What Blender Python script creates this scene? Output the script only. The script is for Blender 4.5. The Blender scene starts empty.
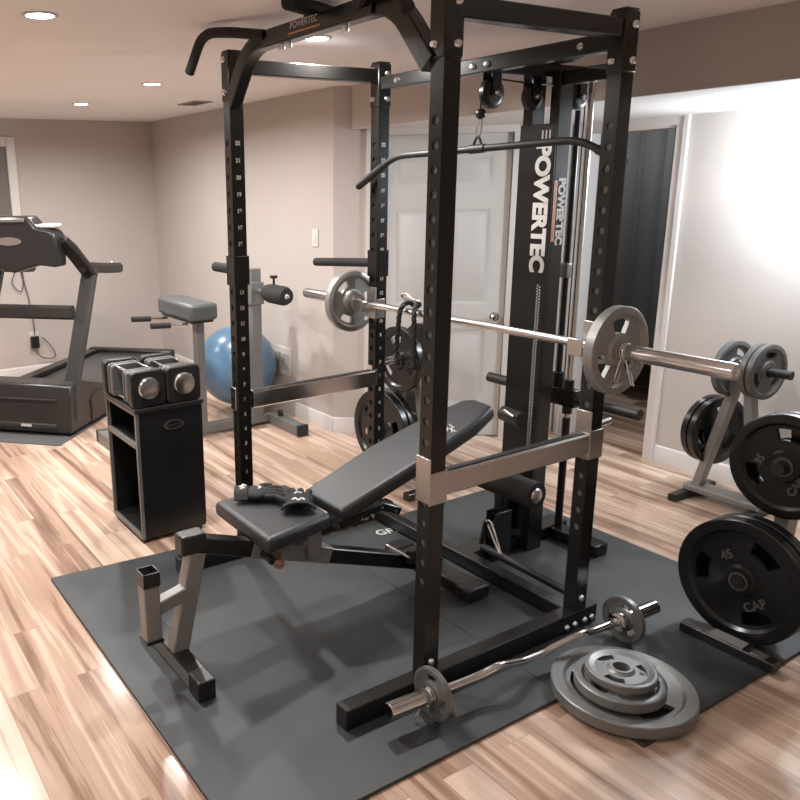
import bpy, bmesh, math, random
from mathutils import Vector, Matrix
random.seed(7)
S = bpy.context.scene
COL = S.collection
R = math.radians
PI = math.pi

# ------------------------------------------------------------------ materials
def nodes(name):
    m = bpy.data.materials.new(name); m.use_nodes = True
    nt = m.node_tree
    return m, nt, nt.nodes['Principled BSDF']
def mat(name, col, rough=.5, metal=0., noise=.0, nscale=30., bump=0., bscale=200., spec=.5, coat=0.):
    m, nt, b = nodes(name)
    b.inputs['Base Color'].default_value = (*col, 1)
    b.inputs['Roughness'].default_value = rough
    b.inputs['Metallic'].default_value = metal
    b.inputs['Specular IOR Level'].default_value = spec
    b.inputs['Coat Weight'].default_value = coat
    L = nt.links
    tc = nt.nodes.new('ShaderNodeTexCoord')
    if noise:
        n = nt.nodes.new('ShaderNodeTexNoise'); n.inputs['Scale'].default_value = nscale; n.inputs['Detail'].default_value = 5
        L.new(tc.outputs['Object'], n.inputs['Vector'])
        r = nt.nodes.new('ShaderNodeMixRGB'); r.blend_type = 'MIX'
        r.inputs[1].default_value = (*[max(0, c*(1-noise)) for c in col], 1)
        r.inputs[2].default_value = (*[min(1, c*(1+noise)) for c in col], 1)
        L.new(n.outputs['Fac'], r.inputs[0]); L.new(r.outputs[0], b.inputs['Base Color'])
    if bump:
        n2 = nt.nodes.new('ShaderNodeTexNoise'); n2.inputs['Scale'].default_value = bscale
        L.new(tc.outputs['Object'], n2.inputs['Vector'])
        bp = nt.nodes.new('ShaderNodeBump'); bp.inputs['Strength'].default_value = bump; bp.inputs['Distance'].default_value = .002
        L.new(n2.outputs['Fac'], bp.inputs['Height']); L.new(bp.outputs['Normal'], b.inputs['Normal'])
    return m
def emis(name, col, st):
    m, nt, b = nodes(name)
    b.inputs['Base Color'].default_value = (*col, 1)
    b.inputs['Emission Color'].default_value = (*col, 1)
    b.inputs['Emission Strength'].default_value = st
    return m

BLACK = mat('black_powder_coat', (.011, .010, .009), .26, 0, .15, 60, .05, 400, .55)
BLACKMATTE = mat('black_matte', (.018, .017, .017), .5)
BLACKPL = mat('black_plastic', (.016, .015, .015), .34)
RUBBER = mat('black_rubber', (.013, .013, .013), .42, 0, .2, 80)
PLATEBLK = mat('black_plate_enamel', (.011, .011, .011), .27, 0, .2, 50)
FOAM = mat('black_foam', (.018, .017, .017), .8, 0, .2, 120, .3, 300)
VINYL = mat('charcoal_vinyl', (.024, .025, .026), .42, 0, .12, 200, .25, 500)
GREYVINYL = mat('grey_vinyl', (.085, .09, .09), .4, 0, .1, 100)
CHROME = mat('chrome', (.80, .79, .77), .13, 1., .05, 20)
BRUSHED = mat('satin_nickel_plate', (.60, .575, .545), .3, 1., .08, 60)
STEEL = mat('bright_steel', (.72, .71, .70), .22, 1., .05, 60)
ZINC = mat('zinc_bolt', (.75, .75, .74), .25, 1.)
HOLELIT = mat('lit_hole_steel', (.16, .16, .155), .5, .3)  # steel lining, grey tone imitates light seen inside the post holes
GREYPAINT = mat('grey_hammertone_paint', (.20, .195, .187), .36, .35, .12, 150, .1, 300)
SILVERPAINT = mat('warm_silver_paint', (.27, .26, .245), .38, .25, .08, 120)
GREYIRON = mat('grey_cast_iron', (.20, .198, .19), .42, .45, .2, 70, .3, 250)
STACKIRON = mat('mid_grey_cast_iron', (.23, .228, .222), .38, .45, .15, 70, .25, 250)
LIGHTIRON = mat('light_grey_cast_iron', (.33, .326, .315), .38, .45, .15, 70, .25, 250)
DARKIRON = mat('dark_grey_cast_iron', (.13, .13, .128), .4, .4, .2, 70, .2, 250)
WHITE = mat('white_trim_paint', (.66, .62, .585), .38, 0, .02, 4)
DOORW = mat('white_door_paint', (.60, .58, .555), .42, 0, .02, 4)
LETTER = mat('off_white_print', (.62, .60, .56), .5)
LETTERGREY = mat('grey_print', (.42, .40, .38), .45)
ORANGE = mat('orange_print', (.52, .23, .10), .5)
WALLM = mat('beige_wall_paint', (.515, .46, .42), .75, 0, .03, 3, .08, 300)
CEILM = mat('ceiling_paint', (.93, .885, .86), .85, 0, .02, 3)
SOFM = mat('white_soffit_paint', (.66, .635, .61), .8, 0, .02, 3)
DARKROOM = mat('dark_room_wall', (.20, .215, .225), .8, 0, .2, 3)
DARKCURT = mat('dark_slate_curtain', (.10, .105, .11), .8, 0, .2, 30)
GLOWW = emis('lamp_diffuser', (1., .97, .93), 28)
BALLM = mat('blue_gym_ball', (.10, .19, .30), .28, 0, .04, 8, .05, 60)
ROPE = mat('black_rope', (.015, .015, .016), .7, 0, .4, 300)
CLOTHBLK = mat('black_glove_fabric', (.007, .007, .007), .75, 0, .3, 200, .4, 400)
TREADGREY = mat('treadmill_grey_plastic', (.036, .034, .033), .35, 0, .1, 60)
TREADDARK = mat('treadmill_dark_plastic', (.022, .020, .019), .3)
BELT = mat('treadmill_belt', (.05, .052, .055), .28, 0, .1, 100)
TREADMAT = mat('grey_treadmill_mat', (.10, .10, .10), .5, 0, .1, 60)
COPPER = mat('copper_knob', (.42, .20, .13), .4, .3)
CORDM = mat('dark_cord', (.06, .05, .045), .6)
PLASTW = mat('white_plastic', (.68, .64, .60), .4)
PANE = mat('window_pane', (.18, .16, .15), .15)

def mat_matrubber():
    m, nt, b = nodes('rubber_floor_mat'); L = nt.links
    tc = nt.nodes.new('ShaderNodeTexCoord')
    n = nt.nodes.new('ShaderNodeTexNoise'); n.inputs['Scale'].default_value = 3.5; n.inputs['Detail'].default_value = 6
    n2 = nt.nodes.new('ShaderNodeTexNoise'); n2.inputs['Scale'].default_value = 350
    L.new(tc.outputs['Object'], n.inputs['Vector']); L.new(tc.outputs['Object'], n2.inputs['Vector'])
    r = nt.nodes.new('ShaderNodeValToRGB')
    r.color_ramp.elements[0].position = .3; r.color_ramp.elements[0].color = (.033, .036, .0375, 1)
    r.color_ramp.elements[1].position = .75; r.color_ramp.elements[1].color = (.050, .054, .056, 1)
    L.new(n.outputs['Fac'], r.inputs[0]); L.new(r.outputs[0], b.inputs['Base Color'])
    b.inputs['Roughness'].default_value = .5
    bp = nt.nodes.new('ShaderNodeBump'); bp.inputs['Strength'].default_value = .3; bp.inputs['Distance'].default_value = .001
    L.new(n2.outputs['Fac'], bp.inputs['Height']); L.new(bp.outputs['Normal'], b.inputs['Normal'])
    return m
MATM = mat_matrubber()

def mat_floor():
    m, nt, b = nodes('hickory_laminate_planks'); L = nt.links; N = nt.nodes
    tc = N.new('ShaderNodeTexCoord')
    mp = N.new('ShaderNodeMapping'); mp.inputs['Location'].default_value = (.13, 1.44, 0)
    L.new(tc.outputs['Object'], mp.inputs['Vector'])
    def brick(w, off, h=.121, mort=.0012):
        br = N.new('ShaderNodeTexBrick')
        br.offset = off; br.offset_frequency = 2; br.squash = 1
        br.inputs['Scale'].default_value = 1; br.inputs['Brick Width'].default_value = w
        br.inputs['Row Height'].default_value = h; br.inputs['Mortar Size'].default_value = mort
        br.inputs['Mortar Smooth'].default_value = .2; br.inputs['Bias'].default_value = 0
        br.inputs['Color1'].default_value = (0, 0, 0, 1); br.inputs['Color2'].default_value = (1, 1, 1, 1)
        br.inputs['Mortar'].default_value = (.5, .5, .5, 1)
        L.new(mp.outputs[0], br.inputs['Vector']); return br
    br = brick(1.05, .37)
    # per-plank offset of the grain
    cx = N.new('ShaderNodeSeparateXYZ'); L.new(mp.outputs[0], cx.inputs[0])
    mul = N.new('ShaderNodeMath'); mul.operation = 'MULTIPLY'; mul.inputs[1].default_value = 37.
    bw = N.new('ShaderNodeRGBToBW'); L.new(br.outputs['Color'], bw.inputs[0]); L.new(bw.outputs[0], mul.inputs[0])
    cmb = N.new('ShaderNodeCombineXYZ')
    sx = N.new('ShaderNodeMath'); sx.operation = 'MULTIPLY'; sx.inputs[1].default_value = .62; L.new(cx.outputs[0], sx.inputs[0])
    sy = N.new('ShaderNodeMath'); sy.operation = 'MULTIPLY'; sy.inputs[1].default_value = 12.; L.new(cx.outputs[1], sy.inputs[0])
    L.new(sx.outputs[0], cmb.inputs[0]); L.new(sy.outputs[0], cmb.inputs[1]); L.new(mul.outputs[0], cmb.inputs[2])
    n1 = N.new('ShaderNodeTexNoise'); n1.inputs['Scale'].default_value = 1.; n1.inputs['Detail'].default_value = 5; n1.inputs['Distortion'].default_value = .8
    L.new(cmb.outputs[0], n1.inputs['Vector'])
    cmb2 = N.new('ShaderNodeCombineXYZ')
    sy2 = N.new('ShaderNodeMath'); sy2.operation = 'MULTIPLY'; sy2.inputs[1].default_value = 60.; L.new(cx.outputs[1], sy2.inputs[0])
    sx2 = N.new('ShaderNodeMath'); sx2.operation = 'MULTIPLY'; sx2.inputs[1].default_value = 3.; L.new(cx.outputs[0], sx2.inputs[0])
    L.new(sx2.outputs[0], cmb2.inputs[0]); L.new(sy2.outputs[0], cmb2.inputs[1]); L.new(mul.outputs[0], cmb2.inputs[2])
    n2 = N.new('ShaderNodeTexNoise'); n2.inputs['Scale'].default_value = 1.; n2.inputs['Detail'].default_value = 3
    L.new(cmb2.outputs[0], n2.inputs['Vector'])
    ramp = N.new('ShaderNodeValToRGB'); e = ramp.color_ramp.elements
    e[0].position = .30; e[0].color = (.22, .13, .09, 1)
    e[1].position = .76; e[1].color = (.70, .535, .425, 1)
    x = e.new(.43); x.color = (.34, .215, .155, 1)
    x = e.new(.455); x.color = (.45, .30, .22, 1)
    x = e.new(.57); x.color = (.51, .355, .265, 1)
    x = e.new(.595); x.color = (.60, .435, .335, 1)
    # mix per-plank tone with grain
    a = N.new('ShaderNodeMath'); a.operation = 'MULTIPLY_ADD'; a.inputs[1].default_value = .20; L.new(bw.outputs[0], a.inputs[0])
    a2 = N.new('ShaderNodeMath'); a2.operation = 'MULTIPLY_ADD'; a2.inputs[1].default_value = .22; a2.inputs[2].default_value = -.17
    L.new(n2.outputs['Fac'], a2.inputs[0]); 
    a3 = N.new('ShaderNodeMath'); a3.operation = 'ADD'; L.new(n1.outputs['Fac'], a3.inputs[0]); L.new(a2.outputs[0], a3.inputs[1])
    L.new(a3.outputs[0], a.inputs[2]); L.new(a.outputs[0], ramp.inputs[0])
    dk = N.new('ShaderNodeMixRGB'); dk.inputs[2].default_value = (.20, .12, .08, 1)
    L.new(ramp.outputs[0], dk.inputs[1])
    f = N.new('ShaderNodeMath'); f.operation = 'MULTIPLY'; f.inputs[1].default_value = .55; L.new(br.outputs['Fac'], f.inputs[0])
    L.new(f.outputs[0], dk.inputs[0])
    L.new(dk.outputs[0], b.inputs['Base Color'])
    b.inputs['Roughness'].default_value = .15
    b.inputs['Specular IOR Level'].default_value = .5
    return m
FLOORM = mat_floor()

# ------------------------------------------------------------------ helpers
WORLD = {}
def frame(axis, up=None):
    z = Vector(axis).normalized()
    u = Vector(up) if up else (Vector((0, 0, 1)) if abs(z.z) < .95 else Vector((1, 0, 0)))
    x = u.cross(z)
    if x.length < 1e-6: x = Vector((1, 0, 0)).cross(z)
    x.normalize(); y = z.cross(x)
    return Matrix((x, y, z)).transposed()

BOLT = [(0, .010), (.007, .010), (.011, .006), (.013, 0), (0, 0)]
def bolts(items, parent, prof=BOLT, name='bolt'):
    for p, ax in items: B().lathe(prof, p, ax, 12).build(name, ZINC, parent)

class B:
    def __init__(s): s.bm = bmesh.new()
    def face(s, vs):
        try: return s.bm.faces.new(vs)
        except ValueError: return None
    def V(s, p): return s.bm.verts.new(p)
    def hexa(s, P):
        v = [s.V(p) for p in P]
        for f in ((0,3,2,1),(4,5,6,7),(0,1,5,4),(1,2,6,5),(2,3,7,6),(3,0,4,7)): s.face([v[i] for i in f])
        return s
    def box(s, c, d, rot=None):
        c = Vector(c); h = Vector(d)/2
        P = [Vector((x*h.x, y*h.y, z*h.z)) for z in (-1, 1) for x, y in ((-1,-1),(1,-1),(1,1),(-1,1))]
        if rot is not None: P = [rot @ p for p in P]
        return s.hexa([c+p for p in P])
    def mm(s, a, b):
        return s.box([(x+y)/2 for x, y in zip(a, b)], [abs(y-x) for x, y in zip(a, b)])
    def cyl(s, p0, p1, r, r2=None, seg=24):
        r2 = r if r2 is None else r2
        p0 = Vector(p0); p1 = Vector(p1); F = frame(p1-p0)
        a = []; b = []
        for i in range(seg):
            t = 2*PI*i/seg; d = F @ Vector((math.cos(t), math.sin(t), 0))
            a.append(s.V(p0+d*r)); b.append(s.V(p1+d*r2))
        for i in range(seg):
            j = (i+1) % seg; s.face([a[i], a[j], b[j], b[i]])
        s.face(a[::-1]); s.face(b)
        return s
    def lathe(s, prof, o, axis, seg=40, close=False):
        """prof: (radius, height along axis); ends at r=0 become points"""
        o = Vector(o); F = frame(axis); rings = []
        for r, h in prof:
            if r < 1e-6: rings.append([s.V(o+F @ Vector((0, 0, h)))])
            else: rings.append([s.V(o+F @ Vector((r*math.cos(2*PI*i/seg), r*math.sin(2*PI*i/seg), h))) for i in range(seg)])
        n = len(rings)
        for k in range(n if close else n-1):
            A = rings[k]; Bq = rings[(k+1) % n]
            for i in range(seg):
                j = (i+1) % seg
                if len(A) == 1 and len(Bq) == 1: continue
                if len(A) == 1: s.face([A[0], Bq[j], Bq[i]])
                elif len(Bq) == 1: s.face([A[i], A[j], Bq[0]])
                else: s.face([A[i], A[j], Bq[j], Bq[i]])
        return s
    def sweep(s, pts, sec, up=None, cap=True, scale=None):
        """sweep a closed 2D section along a polyline"""
        pts = [Vector(p) for p in pts]; n = len(pts); rings = []; prevx = None
        for i, p in enumerate(pts):
            d0 = (pts[i]-pts[i-1]).normalized() if i else None
            d1 = (pts[i+1]-pts[i]).normalized() if i < n-1 else None
            t = (d0 if d1 is None else d1 if d0 is None else (d0+d1).normalized())
            if up is not None: x = Vector(up).cross(t)
            elif prevx is None:
                u = Vector((0, 0, 1)) if abs(t.z) < .9 else Vector((1, 0, 0)); x = u.cross(t)
            else: x = prevx-t*prevx.dot(t)
            if x.length < 1e-5: x = Vector((1, 0, 0)).cross(t)
            x.normalize(); prevx = x; y = t.cross(x)
            k = 1.
            if d0 is not None and d1 is not None:
                k = 1/max(.35, math.sqrt(max(1e-6, (1+d0.dot(d1))/2)))
                bend = (d1-d0)
                bx, by = bend.dot(x), bend.dot(y); bl = math.hypot(bx, by)
            else: bl = 0
            sc = scale[i] if scale else 1.
            ring = []
            for a, b in sec:
                a *= sc; b *= sc
                if bl > 1e-6:
                    ux, uy = bx/bl, by/bl; c = a*ux+b*uy
                    a += ux*c*(k-1); b += uy*c*(k-1)
                ring.append(s.V(p+x*a+y*b))
            rings.append(ring)
        m = len(sec)
        for A, Bq in zip(rings, rings[1:]):
            for i in range(m):
                j = (i+1) % m; s.face([A[i], A[j], Bq[j], Bq[i]])
        if cap: s.face(rings[0][::-1]); s.face(rings[-1])
        return s
    def tube(s, pts, r, seg=14, smooth=0, scale=None):
        if smooth: pts = spline(pts, smooth)
        return s.sweep(pts, [(r*math.cos(2*PI*i/seg), r*math.sin(2*PI*i/seg)) for i in range(seg)], scale=scale)
    def rtube(s, pts, w, h, up=None, c=.004):
        a, b = w/2, h/2
        sec = [(a-c, -b), (a, -b+c), (a, b-c), (a-c, b), (-a+c, b), (-a, b-c), (-a, -b+c), (-a+c, -b)]
        return s.sweep(pts, sec, up)
    def prism(s, poly, o, ax, ay, depth):
        """extrude polygon poly (2D) in plane (ax, ay) from o, along ax x ay by depth"""
        o = Vector(o); ax = Vector(ax); ay = Vector(ay); n = ax.cross(ay)*depth
        a = [s.V(o+ax*x+ay*y) for x, y in poly]; b = [s.V(o+ax*x+ay*y+n) for x, y in poly]
        k = len(poly)
        for i in range(k):
            j = (i+1) % k; s.face([a[i], a[j], b[j], b[i]])
        s.face(a[::-1]); s.face(b)
        return s
    def ball(s, c, r, sub=3, sc=(1, 1, 1), rot=None):
        M = Matrix.Translation(Vector(c)) @ (rot.to_4x4() if rot is not None else Matrix.Identity(4)) @ Matrix.Diagonal((r*sc[0], r*sc[1], r*sc[2], 1))
        bmesh.ops.create_icosphere(s.bm, subdivisions=sub, radius=1, matrix=M)
        return s
    def xf(s, M):
        s.bm.transform(M); return s
    def build(s, name, m, parent=None, bevel=0, sharp=38, local=False, seg=2):
        bm = s.bm
        bmesh.ops.remove_doubles(bm, verts=bm.verts[:], dist=1e-6)
        bmesh.ops.recalc_face_normals(bm, faces=bm.faces[:])
        if parent is not None and not local: bm.transform(WORLD[parent.name].inverted())
        for f in bm.faces: f.smooth = True
        for e in bm.edges:
            e.smooth = not (len(e.link_faces) != 2 or e.calc_face_angle(0) > R(sharp))
        me = bpy.data.meshes.new(name); bm.to_mesh(me); bm.free()
        me.materials.append(m)
        o = bpy.data.objects.new(name, me); COL.objects.link(o)
        if parent is not None:
            o.parent = parent; WORLD[o.name] = WORLD[parent.name]
        else: WORLD[o.name] = Matrix.Identity(4)
        if bevel:
            md = o.modifiers.new('Bevel', 'BEVEL'); md.width = bevel; md.segments = seg; md.limit_method = 'ANGLE'; md.angle_limit = R(35)
            md.harden_normals = False
        return o

def spline(pts, n):
    P = [Vector(p) for p in pts]; out = []
    Q = [P[0]*2-P[1]]+P+[P[-1]*2-P[-2]]
    for i in range(1, len(Q)-2):
        a, b, c, d = Q[i-1:i+3]
        for k in range(n):
            t = k/n
            out.append(.5*((2*b)+(c-a)*t+(2*a-5*b+4*c-d)*t*t+(3*b-a-3*c+d)*t**3))
    out.append(P[-1]); return out
def rounded(pts, rad, n=6):
    """polyline with rounded corners"""
    P = [Vector(p) for p in pts]; out = [P[0]]
    for a, b, c in zip(P, P[1:], P[2:]):
        r = min(rad, (a-b).length*.49, (c-b).length*.49)
        p = b+(a-b).normalized()*r; q = b+(c-b).normalized()*r
        for k in range(n+1):
            t = k/n; out.append((1-t)**2*p+2*t*(1-t)*b+t*t*q)
    out.append(P[-1]); return out

def tag(o, label=None, cat=None, group=None, kind=None):
    if label: o['label'] = label
    if cat: o['category'] = cat
    if group: o['group'] = group
    if kind: o['kind'] = kind
    return o
def thing(name, label, cat, loc, rotz=0, group=None, M=None):
    o = bpy.data.objects.new(name, None); COL.objects.link(o)
    o.empty_display_size = .05
    if M is None: M = Matrix.Translation(Vector(loc)) @ Matrix.Rotation(rotz, 4, 'Z')
    o.matrix_world = M; WORLD[o.name] = M.copy()
    return tag(o, label, cat, group)
def struct(o): o['kind'] = 'structure'; return o
def kids(o): return [c for c in bpy.data.objects if c.parent == o]
def copy_tree(o, M, label=None, parent=None):
    c = o.copy(); COL.objects.link(c)
    if parent is None:
        c.matrix_world = M; WORLD[c.name] = M.copy()
        if label: c['label'] = label
    else: c.parent = parent
    for k in kids(o): copy_tree(k, None, None, c)
    return c
def text_mesh(txt, size, M, name, m, parent, depth=.0006, bold=0., spacing=1., xs=1., align='CENTER'):
    cu = bpy.data.curves.new('lettering', 'FONT'); cu.body = txt; cu.size = size; cu.extrude = depth
    cu.align_x = align; cu.align_y = 'CENTER'; cu.offset = bold; cu.space_character = spacing
    o = bpy.data.objects.new('lettering', cu); COL.objects.link(o)
    bpy.context.view_layer.update()
    me = bpy.data.meshes.new_from_object(o.evaluated_get(bpy.context.evaluated_depsgraph_get()))
    bpy.data.objects.remove(o); bpy.data.curves.remove(cu)
    b = B(); b.bm.from_mesh(me); bpy.data.meshes.remove(me)
    b.bm.transform(M @ Matrix.Diagonal((xs, 1, 1, 1)))
    if name is None: return b
    return b.build(name, m, parent)
def merge(dst, src):
    me = bpy.data.meshes.new('tmp'); src.bm.to_mesh(me); src.bm.free(); dst.bm.from_mesh(me); bpy.data.meshes.remove(me)
def axes(o, x, y):
    x = Vector(x).normalized(); y = Vector(y).normalized(); z = x.cross(y)
    M = Matrix((x, y, z)).transposed().to_4x4(); M.translation = Vector(o); return M

# ------------------------------------------------------------------ camera (fitted to the rack, mats and walls)
cam = bpy.data.cameras.new('camera'); co = bpy.data.objects.new('camera', cam); COL.objects.link(co)
yaw, pit, rol = 1.03007, .253368, -.019714
f = Vector((-math.sin(yaw)*math.cos(pit), math.cos(yaw)*math.cos(pit), -math.sin(pit)))
r = Vector((math.cos(yaw), math.sin(yaw), 0)); u = r.cross(f)
r2 = r*math.cos(rol)+u*math.sin(rol); u2 = -r*math.sin(rol)+u*math.cos(rol)
M = Matrix((r2, u2, -f)).transposed().to_4x4(); M.translation = Vector((2.2938, -1.96135, 1.64528))
co.matrix_world = M
cam.sensor_fit = 'HORIZONTAL'; cam.sensor_width = 36; cam.lens = 36*786.62/800
cam.shift_x = 129.552/800; cam.shift_y = -11.703/800
cam.clip_start = .05
S.camera = co

# ------------------------------------------------------------------ room
ZC = 2.221
XL, XR, YF, YB = -4.75, 3.7, -3.7, 2.28
Y1 = 1.044
T = .12
struct(B().mm((XL-T, YF-T, -.1), (XR+T, 4.6, 0)).build('floor', FLOORM))
struct(B().mm((XL-T, YF-T, ZC), (XR+T, 4.6, ZC+.1)).build('ceiling', CEILM))
struct(B().mm((XL-T, YF, 0), (XL, Y1+T, ZC)).build('wall_left', WALLM))
struct(B().mm((XL, Y1, 0), (-1.885, Y1+T, ZC)).build('wall_back_left', WALLM))
struct(B().mm((XR, YF, 0), (XR+T, YB, ZC)).build('wall_right', WALLM))
struct(B().mm((XL-T, YF-T, 0), (XR+T, YF, ZC)).build('wall_front', WALLM))
# angled wall with the closed door
A0 = Vector((-1.885, Y1-.005, 0)); D = Vector((.6467, .7628, 0)); NR = Vector((.7628, -.6467, 0))   # NR faces the room
LEN = 1.25
def diag(a, z, n=0.): return A0+D*a+NR*n+Vector((0, 0, z))
def dbox(b, a0, a1, z0, z1, n0, n1):
    return b.hexa([diag(a0, z0, n0), diag(a1, z0, n0), diag(a1, z0, n1), diag(a0, z0, n1), diag(a0, z1, n0), diag(a1, z1, n0), diag(a1, z1, n1), diag(a0, z1, n1)])
DA0, DA1, DH = .275, 1.09, 1.925
b = B(); dbox(b, 0, DA0, 0, ZC, -T, 0); dbox(b, DA1, LEN, 0, ZC, -T, 0); dbox(b, DA0, DA1, DH, ZC, -T, 0)
struct(b.build('wall_angled', WALLM))
E1 = diag(LEN, 0)
struct(B().mm((E1.x-.1, E1.y-.01, 0), (E1.x, YB, ZC)).build('wall_return', WALLM))
# back wall with the open doorway
JX0, JX1, JH = -.985, -.40, 1.918
b = B(); b.mm((E1.x-.1, YB, 0), (JX0, YB+T, ZC)); b.mm((JX1, YB, 0), (XR, YB+T, ZC)); b.mm((JX0, YB, JH), (JX1, YB+T, ZC))
struct(b.build('wall_back', WALLM))
# lowered soffit over the back of the room
ZS, YS = 1.966, 1.12
sp = [(-1.80, YS), (XR, YS), (XR, YB), (E1.x, YB), (E1.x, E1.y)]
struct(B().prism(sp, (0, 0, ZS+.003), (1, 0, 0), (0, 1, 0), ZC-ZS-.003).build('wall_soffit', WALLM))
struct(B().prism(sp, (0, 0, ZS), (1, 0, 0), (0, 1, 0), .003).build('ceiling_soffit', SOFM))
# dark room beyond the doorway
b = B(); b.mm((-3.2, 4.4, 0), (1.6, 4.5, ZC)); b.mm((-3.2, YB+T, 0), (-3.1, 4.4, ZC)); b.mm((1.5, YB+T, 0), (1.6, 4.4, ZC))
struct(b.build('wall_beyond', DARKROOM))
# trims and baseboards
def casing(bb, a0, a1, zt, w, fn):
    """door casing with a stepped profile; fn(along, z, out) -> point"""
    def bar(u0, u1, z0, z1, t0, t1):
        bb.hexa([fn(u0, z0, t0), fn(u1, z0, t0), fn(u1, z0, t1), fn(u0, z0, t1), fn(u0, z1, t0), fn(u1, z1, t0), fn(u1, z1, t1), fn(u0, z1, t1)])
    for s0, s1 in ((a0-w, a0), (a1, a1+w)):
        inn = s1 if s0 < a0 else s0
        bar(s0, s1, 0, zt+w, 0, .012)
        q = (s0, s0+w*.38) if s0 < a0 else (s1-w*.38, s1)
        bar(q[0], q[1], 0, zt+w, .012, .021)
    bar(a0, a1, zt, zt+w, 0, .012); bar(a0-w*.62, a1+w*.62, zt+w*.62, zt+w, .012, .0205)
b = B(); casing(b, DA0, DA1, DH, .068, lambda a, z, n: diag(a, z, n+.001)); struct(b.build('trim_1', WHITE))
b = B(); casing(b, JX0, JX1, JH, .068, lambda a, z, n: Vector((a, YB-.001-n, z)))
b.mm((JX0-.001, YB, 0), (JX0+.012, YB+T, JH)); b.mm((JX1-.012, YB, 0), (JX1+.001, YB+T, JH)); b.mm((JX0, YB, JH-.012), (JX1, YB+T, JH))
struct(b.build('trim_2', WHITE))
def base_board(name, p0, p1, n):
    p0 = Vector(p0); p1 = Vector(p1); n = Vector(n); d = (p1-p0); L = d.length; d.normalize()
    prof = [(0, 0), (.014, 0), (.014, .072), (.010, .080), (.010, .092), (.004, .105), (0, .108)]
    q = B(); A = [q.V(p0+n*(x+.001)+Vector((0, 0, z))) for x, z in prof]; C2 = [q.V(p1+n*(x+.001)+Vector((0, 0, z))) for x, z in prof]
    k = len(prof)
    for i in range(k):
        j = (i+1) % k; q.face([A[i], A[j], C2[j], C2[i]])
    q.face(A[::-1]); q.face(C2)
    return struct(q.build(name, WHITE))
base_board('baseboard_left', (XL, YF, 0), (XL, Y1, 0), (1, 0, 0))
base_board('baseboard_back_left', (XL, Y1, 0), (-1.885, Y1, 0), (0, -1, 0))
base_board('baseboard_angled', diag(0, 0), diag(DA0-.069, 0), NR)
base_board('baseboard_angled_end', diag(DA1+.069, 0), diag(LEN, 0), NR)
base_board('baseboard_back', (JX1+.069, YB, 0), (XR, YB, 0), (0, -1, 0))

# six panel door
def six_panel():
    t = thing('door_1', None, None, diag(DA0, 0))
    t['kind'] = 'structure'
    W = DA1-DA0-.008; H = DH-.007; a0 = DA0+.004
    def pt(x, z, n): return diag(a0+x, z+.006, n-.022)
    xs = [0, .105, W/2-.05, W/2+.05, W-.105, W]
    zs = [0, .20, .72, .865, 1.475, 1.60, 1.79, H]
    b = B()
    def quad(p): b.face([b.V(x) for x in p])
    for i in range(5):
        for j in range(7):
            x0, x1, z0, z1 = xs[i], xs[i+1], zs[j], zs[j+1]
            if i in (1, 3) and j in (1, 3, 5):
                rings = []
                for ins, dep in ((0, 0), (.018, -.014), (.030, -.014), (.055, -.002)):
                    rings.append([pt(x0+ins, z0+ins, dep), pt(x1-ins, z0+ins, dep), pt(x1-ins, z1-ins, dep), pt(x0+ins, z1-ins, dep)])
                for A, Bq in zip(rings, rings[1:]):
                    for k in range(4): quad([A[k], A[(k+1) % 4], Bq[(k+1) % 4], Bq[k]])
                quad(rings[-1])
            else: quad([pt(x0, z0, 0), pt(x1, z0, 0), pt(x1, z1, 0), pt(x0, z1, 0)])
    quad([pt(0, 0, -.035), pt(W, 0, -.035), pt(W, H, -.035), pt(0, H, -.035)])
    for P in ([(0, 0), (W, 0)], [(W, 0), (W, H)], [(W, H), (0, H)], [(0, H), (0, 0)]):
        quad([pt(*P[0], 0), pt(*P[1], 0), pt(*P[1], -.035), pt(*P[0], -.035)])
    b.build('door_slab', DOORW, t)
    k = diag(1.03, .80, -.022)
    b = B(); b.lathe([(0, .0), (.030, 0), (.030, .006), (.014, .010), (.012, .03), (.026, .042), (.028, .055), (.018, .066), (0, .068)], k, NR, 28)
    b.build('door_knob', CHROME, t)
six_panel()
# window at far left
t = thing('window_1', None, None, (XL, -.56, 1.15)); t['kind'] = 'structure'
b = B()
y0, y1, z0, z1, w = -1.25, -.205, 1.15, 2.07, .075
b.mm((XL+.001, y1-w, z0), (XL+.022, y1, z1)); b.mm((XL+.001, y0, z0), (XL+.022, y0+w, z1)); b.mm((XL+.001, y0+w, z1-w), (XL+.022, y1-w, z1)); b.mm((XL+.001, y0+w, z0), (XL+.03, y1-w, z0+w))
b.build('window_frame', WHITE, t, .003)
B().mm((XL+.001, y0+w, z0+w), (XL+.008, y1-w, z1-w)).build('window_pane', PANE, t)

# wall fittings
t = thing('wall_outlet', 'wall outlet with a dark cord plugged in, low on the left wall behind the treadmill', 'outlet', (XL, -.19, .33))
B().mm((XL+.001, -.235, .30), (XL+.007, -.155, .415)).build('cover_plate', PLASTW, t, .002)
B().mm((XL+.007, -.23, .27), (XL+.05, -.16, .375)).build('plug_adapter', BLACKPL, t, .004)
B().tube([(XL+.02, -.33, 1.25), (XL+.02, -.30, 1.0), (XL+.02, -.34, .86), (XL+.025, -.27, .78), (XL+.02, -.24, .9), (XL+.02, -.26, .98), (XL+.02, -.21, .7), (XL+.025, -.19, .48), (XL+.03, -.19, .385)], .004, 8, 6).build('hanging_cord', CORDM, t)
B().tube([(XL+.04, -.19, .262), (XL+.04, -.16, .19), (XL+.03, -.08, .16), (XL+.03, -.02, .18), (XL+.03, -.06, .28), (XL+.03, -.13, .36)], .004, 8, 6).build('cord_loop', CORDM, t)
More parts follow.
